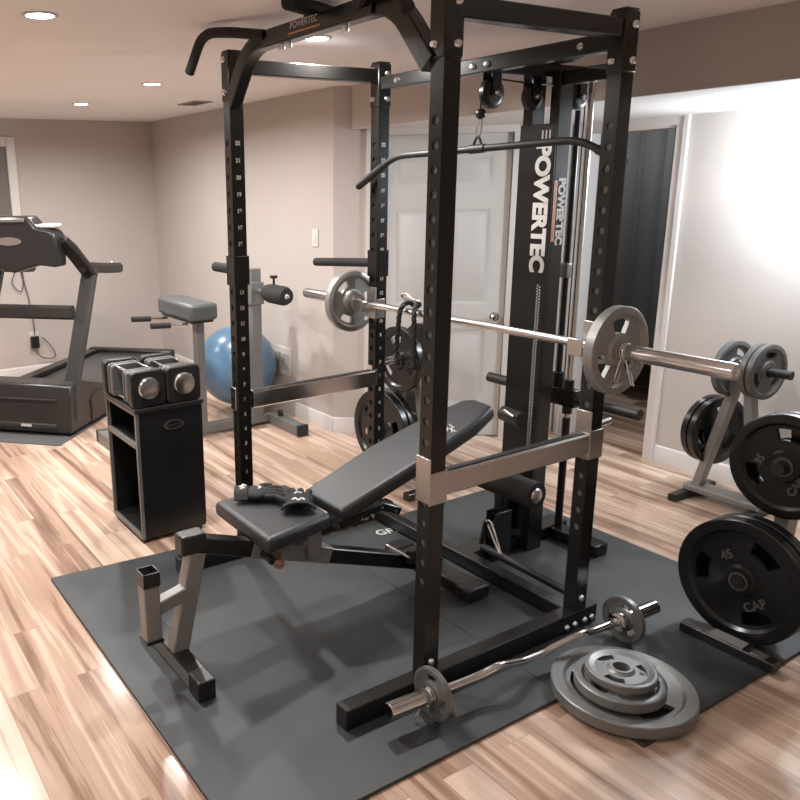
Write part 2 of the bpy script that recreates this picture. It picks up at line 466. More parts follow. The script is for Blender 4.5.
t = thing('wall_plate', 'wide white wall plate low on the wall behind the dark post', 'wall plate', (-2.54, Y1, .38))
B().mm((-2.675, Y1-.008, .285), (-2.41, Y1-.001, .495)).build('plate', PLASTW, t, .003)
b = B()
for x in (-2.635, -2.515): b.mm((x, Y1-.014, .33), (x+.09, Y1-.008, .45))
b.build('insert', mat('insert_grey', (.52, .49, .46), .4), t, .002)
t = thing('light_switch', 'small pale switch plate on the wall at head height left of the door', 'switch', (-2.09, Y1, 1.3))
B().mm((-2.125, Y1-.007, 1.24), (-2.055, Y1-.001, 1.355)).build('plate', PLASTW, t, .002)
B().mm((-2.105, Y1-.012, 1.265), (-2.075, Y1-.007, 1.33)).build('rocker', PLASTW, t, .002)
t = thing('ceiling_vent', 'small grey air vent in the ceiling left of the rack', 'vent', (-3.06, .67, ZC))
b = B(); b.mm((-3.20, .60, ZC-.008), (-2.92, .615, ZC-.001)); b.mm((-3.20, .725, ZC-.008), (-2.92, .74, ZC-.001)); b.mm((-3.20, .615, ZC-.008), (-3.185, .725, ZC-.001)); b.mm((-2.935, .615, ZC-.008), (-2.92, .725, ZC-.001))
b.build('vent_frame', mat('vent_metal', (.36, .31, .28), .5), t)
b = B()
for i in range(6): b.box((-3.06, .624+i*.018, ZC-.005), (.25, .012, .003), Matrix.Rotation(.4, 3, 'X'))
b.build('louver', mat('vent_dark', (.20, .17, .15), .5), t)

# pot lights
def pot(x, y, z, label, group, power, spot=True, col=(1., .985, .97)):
    t = thing('ceiling_light', label, 'ceiling light', (x, y, z), 0, group)
    B().lathe([(.046, -.001), (.060, -.001), (.062, -.004), (.058, -.007), (.048, -.006)], (x, y, z), (0, 0, 1), 32, close=True).build('trim_ring', WHITE, t)
    B().lathe([(0, -.005), (.046, -.004), (.046, -.0015), (0, -.0015)], (x, y, z), (0, 0, 1), 32).build('bulb_face', GLOWW, t)
    L = bpy.data.lights.new('pot_or_fill_light', 'AREA'); L.shape = 'DISK'; L.size = .10; L.energy = power; L.color = col; L.spread = R(165)
    lo = bpy.data.objects.new('pot_or_fill_light', L); COL.objects.link(lo); lo.location = (x, y, z-.012)
P = 23.5
pot(-.556, .003, ZC, 'round recessed ceiling light seen under the pull-up bar', 'pot lights', P)
pot(-.596, -1.112, ZC, 'largest recessed ceiling light in the top left of the photo', 'pot lights', P)
pot(-2.179, -.031, ZC, 'small recessed ceiling light near the back wall, right of the pair', 'pot lights', P)
pot(-3.396, -.052, ZC, 'small recessed ceiling light at far left, left of the pair', 'pot lights', P)
for x, y, e in ((-2.18, -1.3, P), (-3.4, -1.3, P), (1.0, -2.3, 13), (-.6, -2.6, 7), (2.6, -1.6, 5)):  # unseen fill lights added at ceiling height, without fixtures
    L = bpy.data.lights.new('pot_or_fill_light', 'AREA'); L.shape = 'DISK'; L.size = .10; L.energy = e; L.color = (1., .985, .97); L.spread = R(165)
    lo = bpy.data.objects.new('pot_or_fill_light', L); COL.objects.link(lo); lo.location = (x, y, ZC-.012)
# wall lamp just right of the frame, washing the back wall and the soffit
L = bpy.data.lights.new('wall_lamp', 'POINT'); L.energy = 58; L.shadow_soft_size = .07; L.color = (.80, .90, 1.)
lo = bpy.data.objects.new('wall_lamp', L); COL.objects.link(lo); lo.location = (.47, 2.03, 1.69)
L = bpy.data.lights.new('far_room_fill', 'AREA'); L.shape = 'DISK'; L.size = .12; L.energy = 8; L.color = (1., .99, .97)  # added fill to brighten the dark doorway, not a known lamp
lo = bpy.data.objects.new('far_room_fill', L); COL.objects.link(lo); lo.location = (-1.2, 2.75, ZC-.02)

# ------------------------------------------------------------------ mats
o = tag(B().prism([(-.866, -1.195), (.8625, -1.195), (.8625, -.004), (-.77, -.004)], (0, 0, 0), (1, 0, 0), (0, 1, 0), .012).build('rubber_mat', MATM, bevel=.002),
    'front black rubber floor mat under the bench and the near rack posts', 'mat', 'rubber mats')
o = tag(B().prism([(-.55, -.001), (1.1475, -.001), (1.1475, 1.169), (-.55, 1.169)], (0, 0, 0), (1, 0, 0), (0, 1, 0), .012).build('rubber_mat', MATM, bevel=.002),
    'rear black rubber floor mat sticking out to the right under the plate stack', 'mat', 'rubber mats')
Z0 = .012
text_mesh('GF7', .075, axes((-.425, .318, .0123), (.22, 1, 0), (-1, .22, 0)), 'printed_logo', LETTER, o, .0003, .001)

# ------------------------------------------------------------------ power rack
W2, D2, SX, SY = .598, .371, .052, .061
HZ1, HS = .4196, .06605
ZB0, ZB1 = Z0, Z0+.072
ZTOP = 2.153
rack = thing('power_rack', 'tall black four-post power rack with chrome safety bars in the middle of the room', 'power rack', (0, 0, Z0))
def upright(x, y, numbers):
    b = B(); z0 = ZB1; z1 = 1.965; rh = .0125
    hx, hy = SX/2, SY/2
    zs = [HZ1+i*HS for i in range(22)]
    for sy in (-1, 1):
        yy = y+sy*hy
        edges = [z0]+[z-HS/2 for z in zs]+[zs[-1]+HS/2, z1]
        def q(za, zb): b.face([b.V((x-hx, yy, za)), b.V((x+hx, yy, za)), b.V((x+hx, yy, zb)), b.V((x-hx, yy, zb))])
        q(z0, zs[0]-HS/2); q(zs[-1]+HS/2, z1)
        for z in zs:
            n = 16; outer = []; inner = []; deep = []
            for i in range(n):
                t = 2*PI*i/n+PI/4; c, s_ = math.cos(t), math.sin(t)
                k = 1/max(abs(c), abs(s_))
                outer.append(b.V((x+c*k*hx, yy, z+s_*k*HS/2))); inner.append(b.V((x+c*rh, yy, z+s_*rh))); deep.append(b.V((x+c*rh, yy-sy*.005, z+s_*rh)))
            for i in range(n):
                j = (i+1) % n; b.face([outer[i], outer[j], inner[j], inner[i]]); b.face([inner[i], inner[j], deep[j], deep[i]])
    for sx in (-1, 1):
        xx = x+sx*hx; b.face([b.V((xx, y-hy, z0)), b.V((xx, y+hy, z0)), b.V((xx, y+hy, z1)), b.V((xx, y-hy, z1))])
    up = b.build('upright', BLACK, rack)
    # tube inside; grey on right posts stands for light showing in the holes
    B().mm((x-hx+.004, y-hy+.006, z0), (x+hx-.004, y+hy-.006, z1)).build('tube_lining', HOLELIT if numbers is None else BLACKMATTE, up)
    # bracket sleeve and cap at the top
    B().mm((x-hx-.004, y-hy-.004, 1.965), (x+hx+.004, y+hy+.004, ZTOP-.008)).build('top_sleeve', BLACK, up, .004)
    B().mm((x-hx-.002, y-hy-.002, ZTOP-.008), (x+hx+.002, y+hy+.002, ZTOP)).build('end_cap', BLACKPL, up, .004)
    bolts([((x+hx+.004, y+.012, zz), (1, 0, 0)) for zz in (2.0, 2.105)]+[((x-.01, y-hy-.004, zz), (0, -1, 0)) for zz in (2.0, 2.12)]+[((x+hx, y, ZB1+.05), (1, 0, 0))], up)
    if numbers:
        for i, z in enumerate(zs):
            text_mesh(str(i+1), .022, axes((x+hx+.0008, y, z), (0, 1, 0), (0, 0, 1)), 'hole_number', LETTER, up, .0003, .0010)
    return up
upright(-W2, -D2, True); upright(-W2, D2, True); upright(W2, -D2, None); upright(W2, D2, None)
for x in (-W2, W2):
    o = B().mm((x-.028, -.705, ZB0), (x+.028, .47, ZB1)).build('base_rail', BLACK, rack, .004)
    B().mm((x-.0285, -.712, ZB0), (x+.0285, -.69, ZB1+.0005)).build('end_cap', BLACKPL, o, .004)
    bolts([((x+.028, y, Z0+.022+.03*k), (1, 0, 0)) for y, k in ((.30, 0), (.345, 0), (.40, 0), (.44, 0))], o)
B().mm((-W2+.028, D2-.028, Z0+.01), (W2-.028, D2+.028, Z0+.065)).build('rear_crossmember', BLACK, rack, .004)
for x in (-W2, W2):
    B().mm((x-.024, -D2+SY/2+.004, 2.066), (x+.024, D2-SY/2-.004, 2.122)).build('top_rail', BLACK, rack, .004)
o = B().mm((-W2+SX/2+.004, D2-.026, 2.035), (W2-SX/2-.004, D2+.026, 2.090)).build('rear_top_crossbar', BLACK, rack, .004)
bolts([((x, D2-.026, 2.062), (0, -1, 0)) for x in (-.46, -.02, .05, .46)], o)
# pull-up assembly
yp = -D2-.018
pu = B().rtube(rounded([(-.568, yp, 1.955), (-.41, yp, 2.145), (.41, yp, 2.145), (.568, yp, 1.955)], .10, 6), .058, .052, (0, 1, 0)).build('pull_up_beam', BLACK, rack)
def handle(sx):
    pts = rounded([(sx*.27, yp-.03, 2.155), (sx*.40, yp-.10, 2.180), (sx*.52, yp-.145, 2.192), (sx*.635, yp-.15, 2.068)], .06, 6)
    h = B().tube(pts, .0185, 16).build('angled_grip', FOAM, pu)
handle(-1); handle(1)
for x in (0., .33):
    B().cyl((x-.03, -.29, 2.190), (x+.065, -.535, 2.190), .0245, seg=20).build('neutral_grip', FOAM, pu)
    B().mm((x-.02, yp-.03, 2.15), (x+.03, yp+.03, 2.19)).build('grip_mount', BLACK, pu, .003)
b = B().mm((-.28, yp-.036, 2.121), (.34, yp-.0292, 2.170)); b.build('front_plate', BLACK, pu, .003)
text_mesh('POWERTEC', .030, axes((-.012, yp-.0365, 2.154), (1, 0, 0), (0, 0, 1)), 'brand_lettering', LETTERGREY, pu, .0004, .0006)
B().mm((-.10, yp-.0372, 2.128), (.08, yp-.036, 2.134)).build('orange_stripe', ORANGE, pu)
bolts([((x, yp, 2.119), (0, 0, 1)) for x in (-.2, -.155, .17, .38)], pu, [(0, -.022), (.008, -.022), (.011, -.018), (.011, 0), (0, 0)])
# safety bars
def safety(x, side):
    s = B()
    zc = .744; h = .076
    # bar on the outer face for the right side, inner face on the left side
    xb = x+.010 if side > 0 else x+.018
    o = B().rtube([(xb, -D2+SY/2+.006, zc), (xb, D2-SY/2-.006, zc)], .040, h, (0, 0, 1), .006).build('safety_bar', BRUSHED if side > 0 else CHROME, rack)
    B().mm((xb-.012, -D2+.05, zc+h/2), (xb+.012, D2-.05, zc+h/2+.004)).build('rubber_strip', RUBBER, o, .002)
    for y, sy in ((-D2, -1), (D2, 1)):
        hx, hy = SX/2+.006, SY/2+.006
        b = B()
        # U-shaped sleeve: front face plate is taller than the side plates
        b.mm((x-hx, y-hy, .685), (x-SX/2-.001, y+hy, .79)); b.mm((x+SX/2+.001, y-hy, .685), (x+hx, y+hy, .79))
        if sy < 0: b.mm((x-hx, y-hy, .690), (x+hx-.001, y-SY/2-.001, .836)); b.mm((x-hx, y+SY/2+.001, .685), (x+hx, y+hy, .79))
        else: b.mm((x-hx, y-hy, .685), (x+hx-.001, y-SY/2-.001, .86)); b.mm((x-hx, y+SY/2+.001, .685), (x+hx, y+hy, .79))
        if side < 0:
            b.bm.free(); b = B()
            b.mm((x-hx-.002, y-hy, .70), (x+.012, y-SY/2-.001, .80)); b.mm((x-hx-.002, y-SY/2-.001, .70), (x-SX/2-.001, y+.02, .80))
            if sy > 0: b.mm((x+SX/2+.001, y-hy, .71), (x+hx, y-SY/2+.012, .785))
        k = b.build('sleeve_bracket', BRUSHED if side > 0 else CHROME, o, .002)
        if sy > 0: B().cyl((x+.01, y+hy, .80), (x+.014, y+hy+.055, .806), .011).build('lock_pin', CHROME, o)
safety(W2, 1); safety(-W2, -1)
# bar hooks on the rear posts
YBAR, ZBAR = .2935, 1.1025
for x in (-W2, W2):
    hy = D2-SY/2
    b = B()
    b.mm((x-SX/2-.006, hy-.008, 1.03), (x+SX/2+.006, hy-.001, 1.175))
    b.mm((x-SX/2-.006, hy-.001, 1.03), (x-SX/2-.001, hy+.05, 1.12)); b.mm((x+SX/2+.001, hy-.001, 1.03), (x+SX/2+.006, hy+.05, 1.12))
    b.mm((x-.03, YBAR-.035, ZBAR-.036), (x+.03, hy-.008, ZBAR-.016))
    b.mm((x-.03, YBAR-.041, ZBAR-.036), (x+.03, YBAR-.033, ZBAR+.022))
    o = b.build('bar_hook', BRUSHED, rack, .002)
# dip handles clamped outside the left posts
for y, L, z, dz in ((-D2, .17, 1.302, 0), (D2, .475, 1.283, -.03)):
    hx, hy = SX/2+.006, SY/2+.006
    b = B(); zz = z
    b.mm((-W2-hx, y-hy, zz-.06), (-W2-SX/2-.001, y+hy, zz+.06)); b.mm((-W2+SX/2+.001, y-hy, zz-.06), (-W2+hx, y+hy, zz+.06))
    b.mm((-W2-hx, y-hy, zz-.06), (-W2+hx, y-SY/2-.001, zz+.06)); b.mm((-W2-hx, y+SY/2+.001, zz-.06), (-W2+hx, y+hy, zz+.06))
    o = b.build('dip_bracket', BLACK, rack, .003)
    B().cyl((-W2-hx, y, z), (-W2-hx-L, y, z+dz), .021).build('dip_handle', FOAM, o)

# ------------------------------------------------------------------ weight plates
def plate_bm(Rad, T, style='tri', hole=.0255, seg=72):
    """plate about local z, front face +z.  Slots are real openings."""
    b = B()
    hub = .05 if Rad > .12 else .035
    rim = Rad*.80
    web = T*.42
    rs = [hole, hub, hub+.008, Rad*.40, Rad*.50, rim*.90, rim-.004, rim+.006, Rad-.004, Rad]
    hs = [T*.5, T*.5, web*.5, web*.5, web*.5, web*.5, web*.5, T*.5, T*.5, T*.42]
    if style == 'solid': nsl = 0
    else: nsl = 3
    def slot(i, k):
        if not nsl: return False
        if k != 4 and not (style == 'big' and k == 3): return False
        a = (i+.5)/seg*nsl % 1
        return .28 < a < .72 if style in ('wide', 'big') else .30 < a < .62
    def ring(k, s):
        return [b.V((rs[k]*math.cos(2*PI*i/seg), rs[k]*math.sin(2*PI*i/seg), s*hs[k])) for i in range(seg)]
    Fr = [ring(k, 1) for k in range(len(rs))]; Bk = [ring(k, -1) for k in range(len(rs))]
    for k in range(len(rs)-1):
        for i in range(seg):
            j = (i+1) % seg
            if slot(i, k):
                for (kk, nb) in ((k-1, None), (k+1, None)):
                    if not slot(i, kk):
                        q = k if kk < k else k+1
                        b.face([Fr[q][i], Fr[q][j], Bk[q][j], Bk[q][i]])
                if not slot(i-1, k): b.face([Fr[k][i], Fr[k+1][i], Bk[k+1][i], Bk[k][i]])
                if not slot(i+1, k): b.face([Fr[k][j], Fr[k+1][j], Bk[k+1][j], Bk[k][j]])
                continue
            b.face([Fr[k][i], Fr[k][j], Fr[k+1][j], Fr[k+1][i]]); b.face([Bk[k][i], Bk[k][j], Bk[k+1][j], Bk[k+1][i]])
    for k in (0, len(rs)-1):
        for i in range(seg):
            j = (i+1) % seg; b.face([Fr[k][i], Fr[k][j], Bk[k][j], Bk[k][i]])
    return b
PL = {}
def plate(Rad, T, c, axis, m, label, group, style='tri', roll=0., name='weight_plate', words=None):
    key = (Rad, T, style, m.name, words)
    F = frame(axis).to_4x4(); M = Matrix.Translation(Vector(c)) @ F @ Matrix.Rotation(roll, 4, 'Z')
    if key in PL: return copy_tree(PL[key], M, label)
    t = thing(name, label, 'weight plate', c, 0, group, M)
    plate_bm(Rad, T, style).build('disc', m, t, local=True)
    b = B(); b.lathe([(.0258, -T/2-.002), (.034, -T/2-.002), (.034, T/2+.002), (.0258, T/2+.002)], (0, 0, 0), (0, 0, 1), 32, close=True)
    b.build('hub_ring', DARKIRON if m in (PLATEBLK, RUBBER) else m, t, local=True)
    if words:
        n = len(words)
        for w, px, py in words:
            Mx = Matrix.Translation((px*Rad, py*Rad, T*.21+.0004)) @ Matrix.Rotation(R(32), 4, 'Z')
            q = text_mesh(w, Rad*.20, Mx, None, None, None, .0014, .0012)
            q.bm.transform(WORLD[t.name]); q.build('raised_lettering', DARKIRON, t)
    PL[key] = t
    return t

# ------------------------------------------------------------------ barbell on the rack
XO = .0163
bb = thing('barbell', 'long steel olympic barbell resting on the rack hooks', 'barbell', (XO, YBAR, ZBAR))
B().cyl((XO-.655, YBAR, ZBAR), (XO+.655, YBAR, ZBAR), .0145, seg=24).build('shaft', STEEL, bb)
for s in (-1, 1):
    o = B().lathe([(0, .655), (.020, .655), (.038, .658), (.040, .664), (.040, .684), (.037, .688), (.0252, .690), (.0252, 1.094), (.023, 1.099), (.012, 1.099), (.010, 1.094), (0, 1.094)], (XO, YBAR, ZBAR), (s, 0, 0), 36).build('sleeve', STEEL, bb)
plate(.145, .038, (XO+.712, YBAR, ZBAR), (1, 0, 0), LIGHTIRON, 'grey three-hole plate on the right end of the racked barbell', 'plates on the racked barbell', 'big', .5)
plate(.145, .038, (XO-.712, YBAR, ZBAR), (1, 0, 0), LIGHTIRON, 'grey three-hole plate on the left end of the racked barbell', 'plates on the racked barbell', 'tri', 1.25)
def spring_clip(c, axis, label, side=1, rr=.027, down=.075):
    c = Vector(c); F = frame(axis)
    t = thing('spring_clip', label, 'clip', c, 0, 'spring clips')
    b = B(); pts = []
    for i in range(2*24+1):
        a = 2*PI*i/24; pts.append(c+F @ Vector((rr*math.cos(a), rr*math.sin(a), -.008+.016*i/48)))
    b.tube(pts, .0026, 8); b.build('coil', CHROME, t)
    ax = Vector(axis).normalized(); sd = Vector((0, 0, 1)).cross(ax).normalized()
    for k, (o1, lean) in enumerate(((-.009, -.018), (.009, .026))):
        q = B(); p0 = c+ax*o1-sd*.012+Vector((0, 0, -rr*.9))
        d = Vector((0, 0, -1))*down+ax*lean
        w = ax*.006+sd*.008
        q.tube(rounded([p0, p0+d, p0+d+w+Vector((0, 0, -.006)), p0+d*.45+w], .008, 4), .0024, 8)
        q.build('lever', CHROME, t)
    return t
spring_clip((XO+.748, YBAR, ZBAR), (1, 0, 0), 'wire spring clip hanging off the right sleeve of the racked barbell')
spring_clip((XO-.748, YBAR, ZBAR), (-1, 0, 0), 'wire spring clip on the left sleeve of the racked barbell', down=.03)

# triceps rope draped over the barbell
t = thing('triceps_rope', 'twisted black rope attachment draped over the racked barbell', 'rope', (-.25, YBAR, 1.1))
def twisted(path, r):
    b = B(); P = spline(path, 14)
    # two-strand twist
    for ph in (0, 2*PI/3, 4*PI/3):
        out = []; L = 0
        for i, p in enumerate(P):
            if i: L += (P[i]-P[i-1]).length
            d = (P[min(i+1, len(P)-1)]-P[max(i-1, 0)]).normalized(); F = frame(d, (1, 0, 0) if abs(d.x) < .9 else (0, 1, 0))
            a = ph+L*70; out.append(p+F @ Vector((math.cos(a), math.sin(a), 0))*r*.5)
        b.tube(out, r*.62, 8)
    return b
twisted([(-.295, YBAR+.03, 1.128), (-.297, YBAR, 1.140), (-.305, YBAR-.032, 1.11), (-.31, YBAR-.038, 1.03), (-.322, YBAR-.035, .93), (-.315, YBAR-.034, .90)], .0105).build('rope_strand', ROPE, t)
twisted([(-.255, YBAR+.03, 1.128), (-.235, YBAR, 1.140), (-.215, YBAR-.032, 1.11), (-.208, YBAR-.038, 1.03), (-.205, YBAR-.035, .93), (-.205, YBAR-.034, .90)], .0105).build('rope_strand', ROPE, t)
for x in (-.315, -.205):
    B().lathe([(0, -.03), (.014, -.028), (.016, -.018), (.011, .0), (0, .004)], (x, YBAR-.034, .895), (0, 0, 1), 20).build('rope_end', BLACKPL, t)
B().tube([(-.36, YBAR+.02, 1.165), (-.33, YBAR+.02, 1.172), (-.29, YBAR+.024, 1.152), (-.25, YBAR+.024, 1.150), (-.25, YBAR+.03, 1.135), (-.30, YBAR+.03, 1.137), (-.355, YBAR+.025, 1.15), (-.36, YBAR+.02, 1.165)], .006, 10, 5).build('clip_ring', CHROME, t)

# ------------------------------------------------------------------ lat tower
tw = thing('lat_tower', 'black lat pulldown tower with POWERTEC lettering behind the rack', 'lat tower', (0, .75, Z0))
c = B().mm((-.09, .70, .25), (.09, .712, 1.86)); c.mm((-.09, .712, Z0), (-.045, .79, 2.06)); c.mm((.045, .712, Z0), (.09, .79, 2.06)); c.mm((-.045, .76, Z0), (.045, .79, 1.86)); c.mm((-.09, .70, Z0), (-.045, .712, .25)); c.mm((.045, .70, Z0), (.09, .712, .25))
c.build('column', BLACK, tw, .003)
text_mesh('POWERTEC', .098, axes((.035, .6992, 1.528), (0, 0, -1), (1, 0, 0)), 'front_lettering', LETTER, tw, .0005, .0050, 1.0, 1.0)
q = B()
for i in range(3): q.mm((.025+i*.018, .6985, 1.775), (.032+i*.018, .6998, 1.835))
q.build('small_print', LETTERGREY, tw)
q = B()
for i in range(60):
    for k in (0, 1): q.box((.052+k*.012, .6993, 1.215-i*.0125-k*.006), (.007, .0012, .006))
tag(q.build('dotted_height_scale', LETTERGREY, tw), kind='stuff')
B().mm((.0905, .712, 1.395), (.0915, .732, 1.64)).build('orange_decal', ORANGE, tw)
text_mesh('POWERTEC', .055, axes((.0915, .757, 1.515), (0, 0, -1), (0, 1, 0)), 'side_lettering', LETTER, tw, .0004, .0030, 1.0, .92)
# top beam fore and aft, with crossbar
B().mm((-.045, D2+.027, 2.035), (.045, 1.0, 2.085)).build('top_beam', BLACK, tw, .004)
B().mm((-.12, .715, 2.087), (.12, .775, 2.135)).build('top_crossbar', BLACK, tw, .004)
B().mm((.09, .72, 2.00), (.33, .77, 2.055)).build('upper_brace', BLACK, tw, .004)
def pulley(y, z, r=.05):
    o = B().lathe([(0, -.016), (r*.55, -.020), (r*.8, -.018), (r, -.010), (r, .010), (r*.8, .018), (r*.55, .020), (0, .016)], (0, y, z), (1, 0, 0), 36).build('pulley', BLACKPL, tw)
    B().lathe([(0, .036), (.007, .036), (.010, .030), (.012, .019), (0, .019)], (0, y, z), (1, 0, 0), 14).build('axle_bolt', ZINC, o)
    for xa in (.0225, -.028): B().mm((xa, y-.022, z-.012), (xa+.0055, y+.022, 2.036)).build('pulley_bracket', BLACK, o, .002)
pulley(.43, 1.968, .057); pulley(.655, 1.962); pulley(.93, 1.972)
# guide rods, carriage
for x in (-.06, .06): B().cyl((x, .94, Z0+.03), (x, .94, 2.035), .0125, seg=20).build('guide_rod', CHROME, tw)
B().cyl((0, .94, .70), (0, .94, 1.92), .0125, seg=16).build('lift_strap', BLACKPL, tw)
B().mm((-.02, .915, 1.225), (.02, .955, 1.29)).build('strap_collar', GREYPAINT, tw, .006)
ca = B().mm((-.11, .915, .655), (.11, .968, .735)).build('carriage', BLACK, tw, .005)
B().cyl((-.414, .9415, .695), (.414, .9415, .695), .024, seg=24).build('weight_peg', BLACKMATTE, ca)
for x in (-.06, .06): B().cyl((x, .94, .62), (x, .94, .775), .022, seg=20).build('bushing', BLACKPL, ca)
B().cyl((0, .94, .735), (0, .94, .80), .026, seg=18).build('rubber_bumper', RUBBER, ca)
# base and low pulley
B().mm((-.05, D2+.028, Z0), (.05, 1.02, Z0+.06)).build('base_spine', BLACK, tw, .004)
B().mm((-.30, .90, Z0), (.30, .98, Z0+.055)).build('base_foot', BLACK, tw, .004)
for x in (-.06, .06): B().cyl((x, .94, Z0+.05), (x, .94, .60), .0175, seg=18).build('rod_sleeve', BLACK, tw)
kp = B().rtube([(0, .64, Z0+.04), (0, .60, .40), (0, .505, .40)], .045, .05).build('knee_post', BLACK, tw)
B().cyl((-.02, .50, .395), (.285, .50, .395), .056, seg=28).build('foam_roller', FOAM, kp)
B().lathe([(0, .012), (.020, .010), (.030, .004), (.032, 0), (0, 0)], (.285, .50, .395), (1, 0, 0), 24).build('roller_cap', BRUSHED, kp)
b = B(); b.cyl((-.02, .62, .655), (.10, .60, .655), .033, seg=24); b.build('adjuster_housing', BLACKPL, tw)
B().cyl((.03, .565, .69), (.085, .565, .672), .006).build('adjuster_pin', CHROME, tw)
b = B(); b.lathe([(0, -.014), (.03, -.018), (.055, -.012), (.055, .012), (.03, .018), (0, .014)], (.05, .55, .14), (1, 0, 0), 32); b.build('low_pulley', BLACKPL, tw)
for xa in (.072, .02): B().mm((xa, .50, Z0), (xa+.008, .60, .24)).build('low_pulley_bracket', BLACK, tw, .003)
B().cyl((.05, .46, .085), (.56, .46, .075), .018).build('foot_rest', BLACKMATTE, tw)
# cables
b = B(); b.tube([(0, .44, 2.021), (0, .405, 2.010), (0, .381, 1.985), (0, .375, 1.955), (0, .376, 1.925), (0, .378, 1.90)], .0035, 8, 6)
b.tube([(0, .44, 2.022), (0, .655, 2.012)], .0035, 8); b.tube([(0, .68, 2.010), (0, .93, 2.022)], .0035, 8); b.tube([(0, .98, 1.97), (0, .98, .74)], .003, 8)
b.build('cable', BLACKMATTE, tw)
B().ball((0, .378, 1.892), .021, 3).build('cable_stopper', BLACKPL, tw)

# lat bar hanging from the cable
lb = thing('lat_bar', 'wide bent black lat bar hanging from the tower cable', 'lat bar', (-.01, .378, 1.765))
Mr = Matrix.Translation((-.01, .378, 1.764)) @ Matrix.Rotation(R(7), 4, 'Z') @ Matrix.Rotation(R(-1.5), 4, 'Y')
pts = [Mr @ Vector(p) for p in [(-.66, 0, -.12), (-.43, 0, 0), (.43, 0, 0), (.60, 0, -.09)]]
B().tube(rounded(pts, .06, 6), .0135, 16).build('bar', BLACKMATTE, lb)
for s, e in ((-1, .655), (1, .597)):
    B().cyl(Mr @ Vector((s*e, 0, -(e-.43)*.524)), Mr @ Vector((s*.50, 0, -.037)), .0165, seg=16).build('rubber_grip', RUBBER, lb)
b = B(); b.cyl(Mr @ Vector((-.035, 0, 0)), Mr @ Vector((.035, 0, 0)), .0175, seg=18); b.build('swivel_collar', BLACKMATTE, lb)
b = B(); b.tube([(-.030, .378, 1.78), (-.020, .378, 1.800), (-.010, .378, 1.812), (0.0, .378, 1.800), (.010, .378, 1.78)], .005, 8, 4); b.build('eyelet', BLACKMATTE, lb)
b = B(); b.tube([(-.010, .378, 1.806), (-.019, .378, 1.815), (-.016, .378, 1.842), (-.004, .378, 1.862), (.005, .378, 1.868), (.009, .378, 1.858), (.003, .378, 1.825), (-.004, .378, 1.808), (-.010, .378, 1.806)], .0028, 8, 5); b.build('carabiner', CHROME, lb)
b = B(); b.tube([(.002, .378, 1.862), (-.006, .378, 1.868), (0, .378, 1.878), (.008, .378, 1.869), (.002, .378, 1.862)], .0025, 8, 5); b.build('link', CHROME, lb)

# chrome D-handle leaning on the low pulley
t = thing('cable_handle', 'small chrome cable handle leaning on the base of the lat tower', 'handle', (.02, .46, .1))
b = B(); b.tube([(.05, .47, .205), (.085, .465, .21), (.155, .45, .115), (.165, .448, .10), (.14, .455, .105), (.06, .475, .185), (.05, .47, .205)], .0045, 10, 4); b.build('loop', CHROME, t)
B().cyl((.05, .47, .206), (.025, .475, .09), .011).build('hand_grip', BLACKPL, t)

# ------------------------------------------------------------------ adjustable bench
bn = thing('weight_bench', 'adjustable weight bench with charcoal padding standing inside the rack', 'bench', (.02, -.4, Z0))
o = B().rtube([(-.215, -1.0, Z0+.032), (.24, -1.0, Z0+.032)], .055, .062).build('front_foot', SILVERPAINT, bn)
for a, c2 in (((.175, -1.032, Z0), (.258, -.968, Z0+.072)), ((-.235, -1.032, Z0), (-.165, -.968, Z0+.066))):
    B().mm(a, c2).build('rubber_foot', BLACKPL, o, .006)
B().rtube([(-.165, -1.0, Z0+.066), (.175, -1.0, Z0+.066)], .062, .006).build('top_plate', BLACK, o)
B().rtube([(.02, -.995, Z0+.06), (.02, -.905, .46)], .062, .055, (1, 0, 0)).build('front_post', SILVERPAINT, bn)
o = B().rtube([(.048, -1.10, .165), (.048, -1.10, .385)], .058, .055, (1, 0, 0)).build('attachment_post', SILVERPAINT, bn)
b = B()
for a, c2 in (((0.0165, -1.130,0.369), (0.0210, -1.070,0.419)), ((0.0750, -1.130,0.369), (0.0795, -1.070,0.419)), ((0.0210, -1.130,0.369), (0.0750, -1.1255,0.419)), ((0.0210, -1.0745,0.369), (0.0750, -1.070,0.419))): b.mm(a, c2)
b.build('socket_insert', BLACKPL, o, .001)
B().mm((.015, -1.132, .160), (.081, -1.068, .172)).build('bottom_cap', BLACK, o, .002)
B().rtube([(.046, -1.073, .275), (.028, -.965, .29)], .045, .05).build('post_brace', SILVERPAINT, bn)
o = B().rtube([(.02, -.955, .472), (.02, .22, .065)], .055, .06).build('main_beam', BLACK, bn)
B().rtube([(.02, -.70, .386), (.02, -.36, .268)], .064, .066).build('beam_sleeve', SILVERPAINT, o)
B().mm((-.013, -.975, .43), (.053, -.88, .50)).build('end_cap', BLACKPL, o, .008)
o = B().mm((-.23, .155, Z0), (.27, .25, Z0+.052)).build('rear_foot', BLACK, bn, .006)
for a in (-.245, .205): B().mm((a, .145, Z0), (a+.08, .262, Z0+.058)).build('rubber_foot', BLACKPL, o, .01)
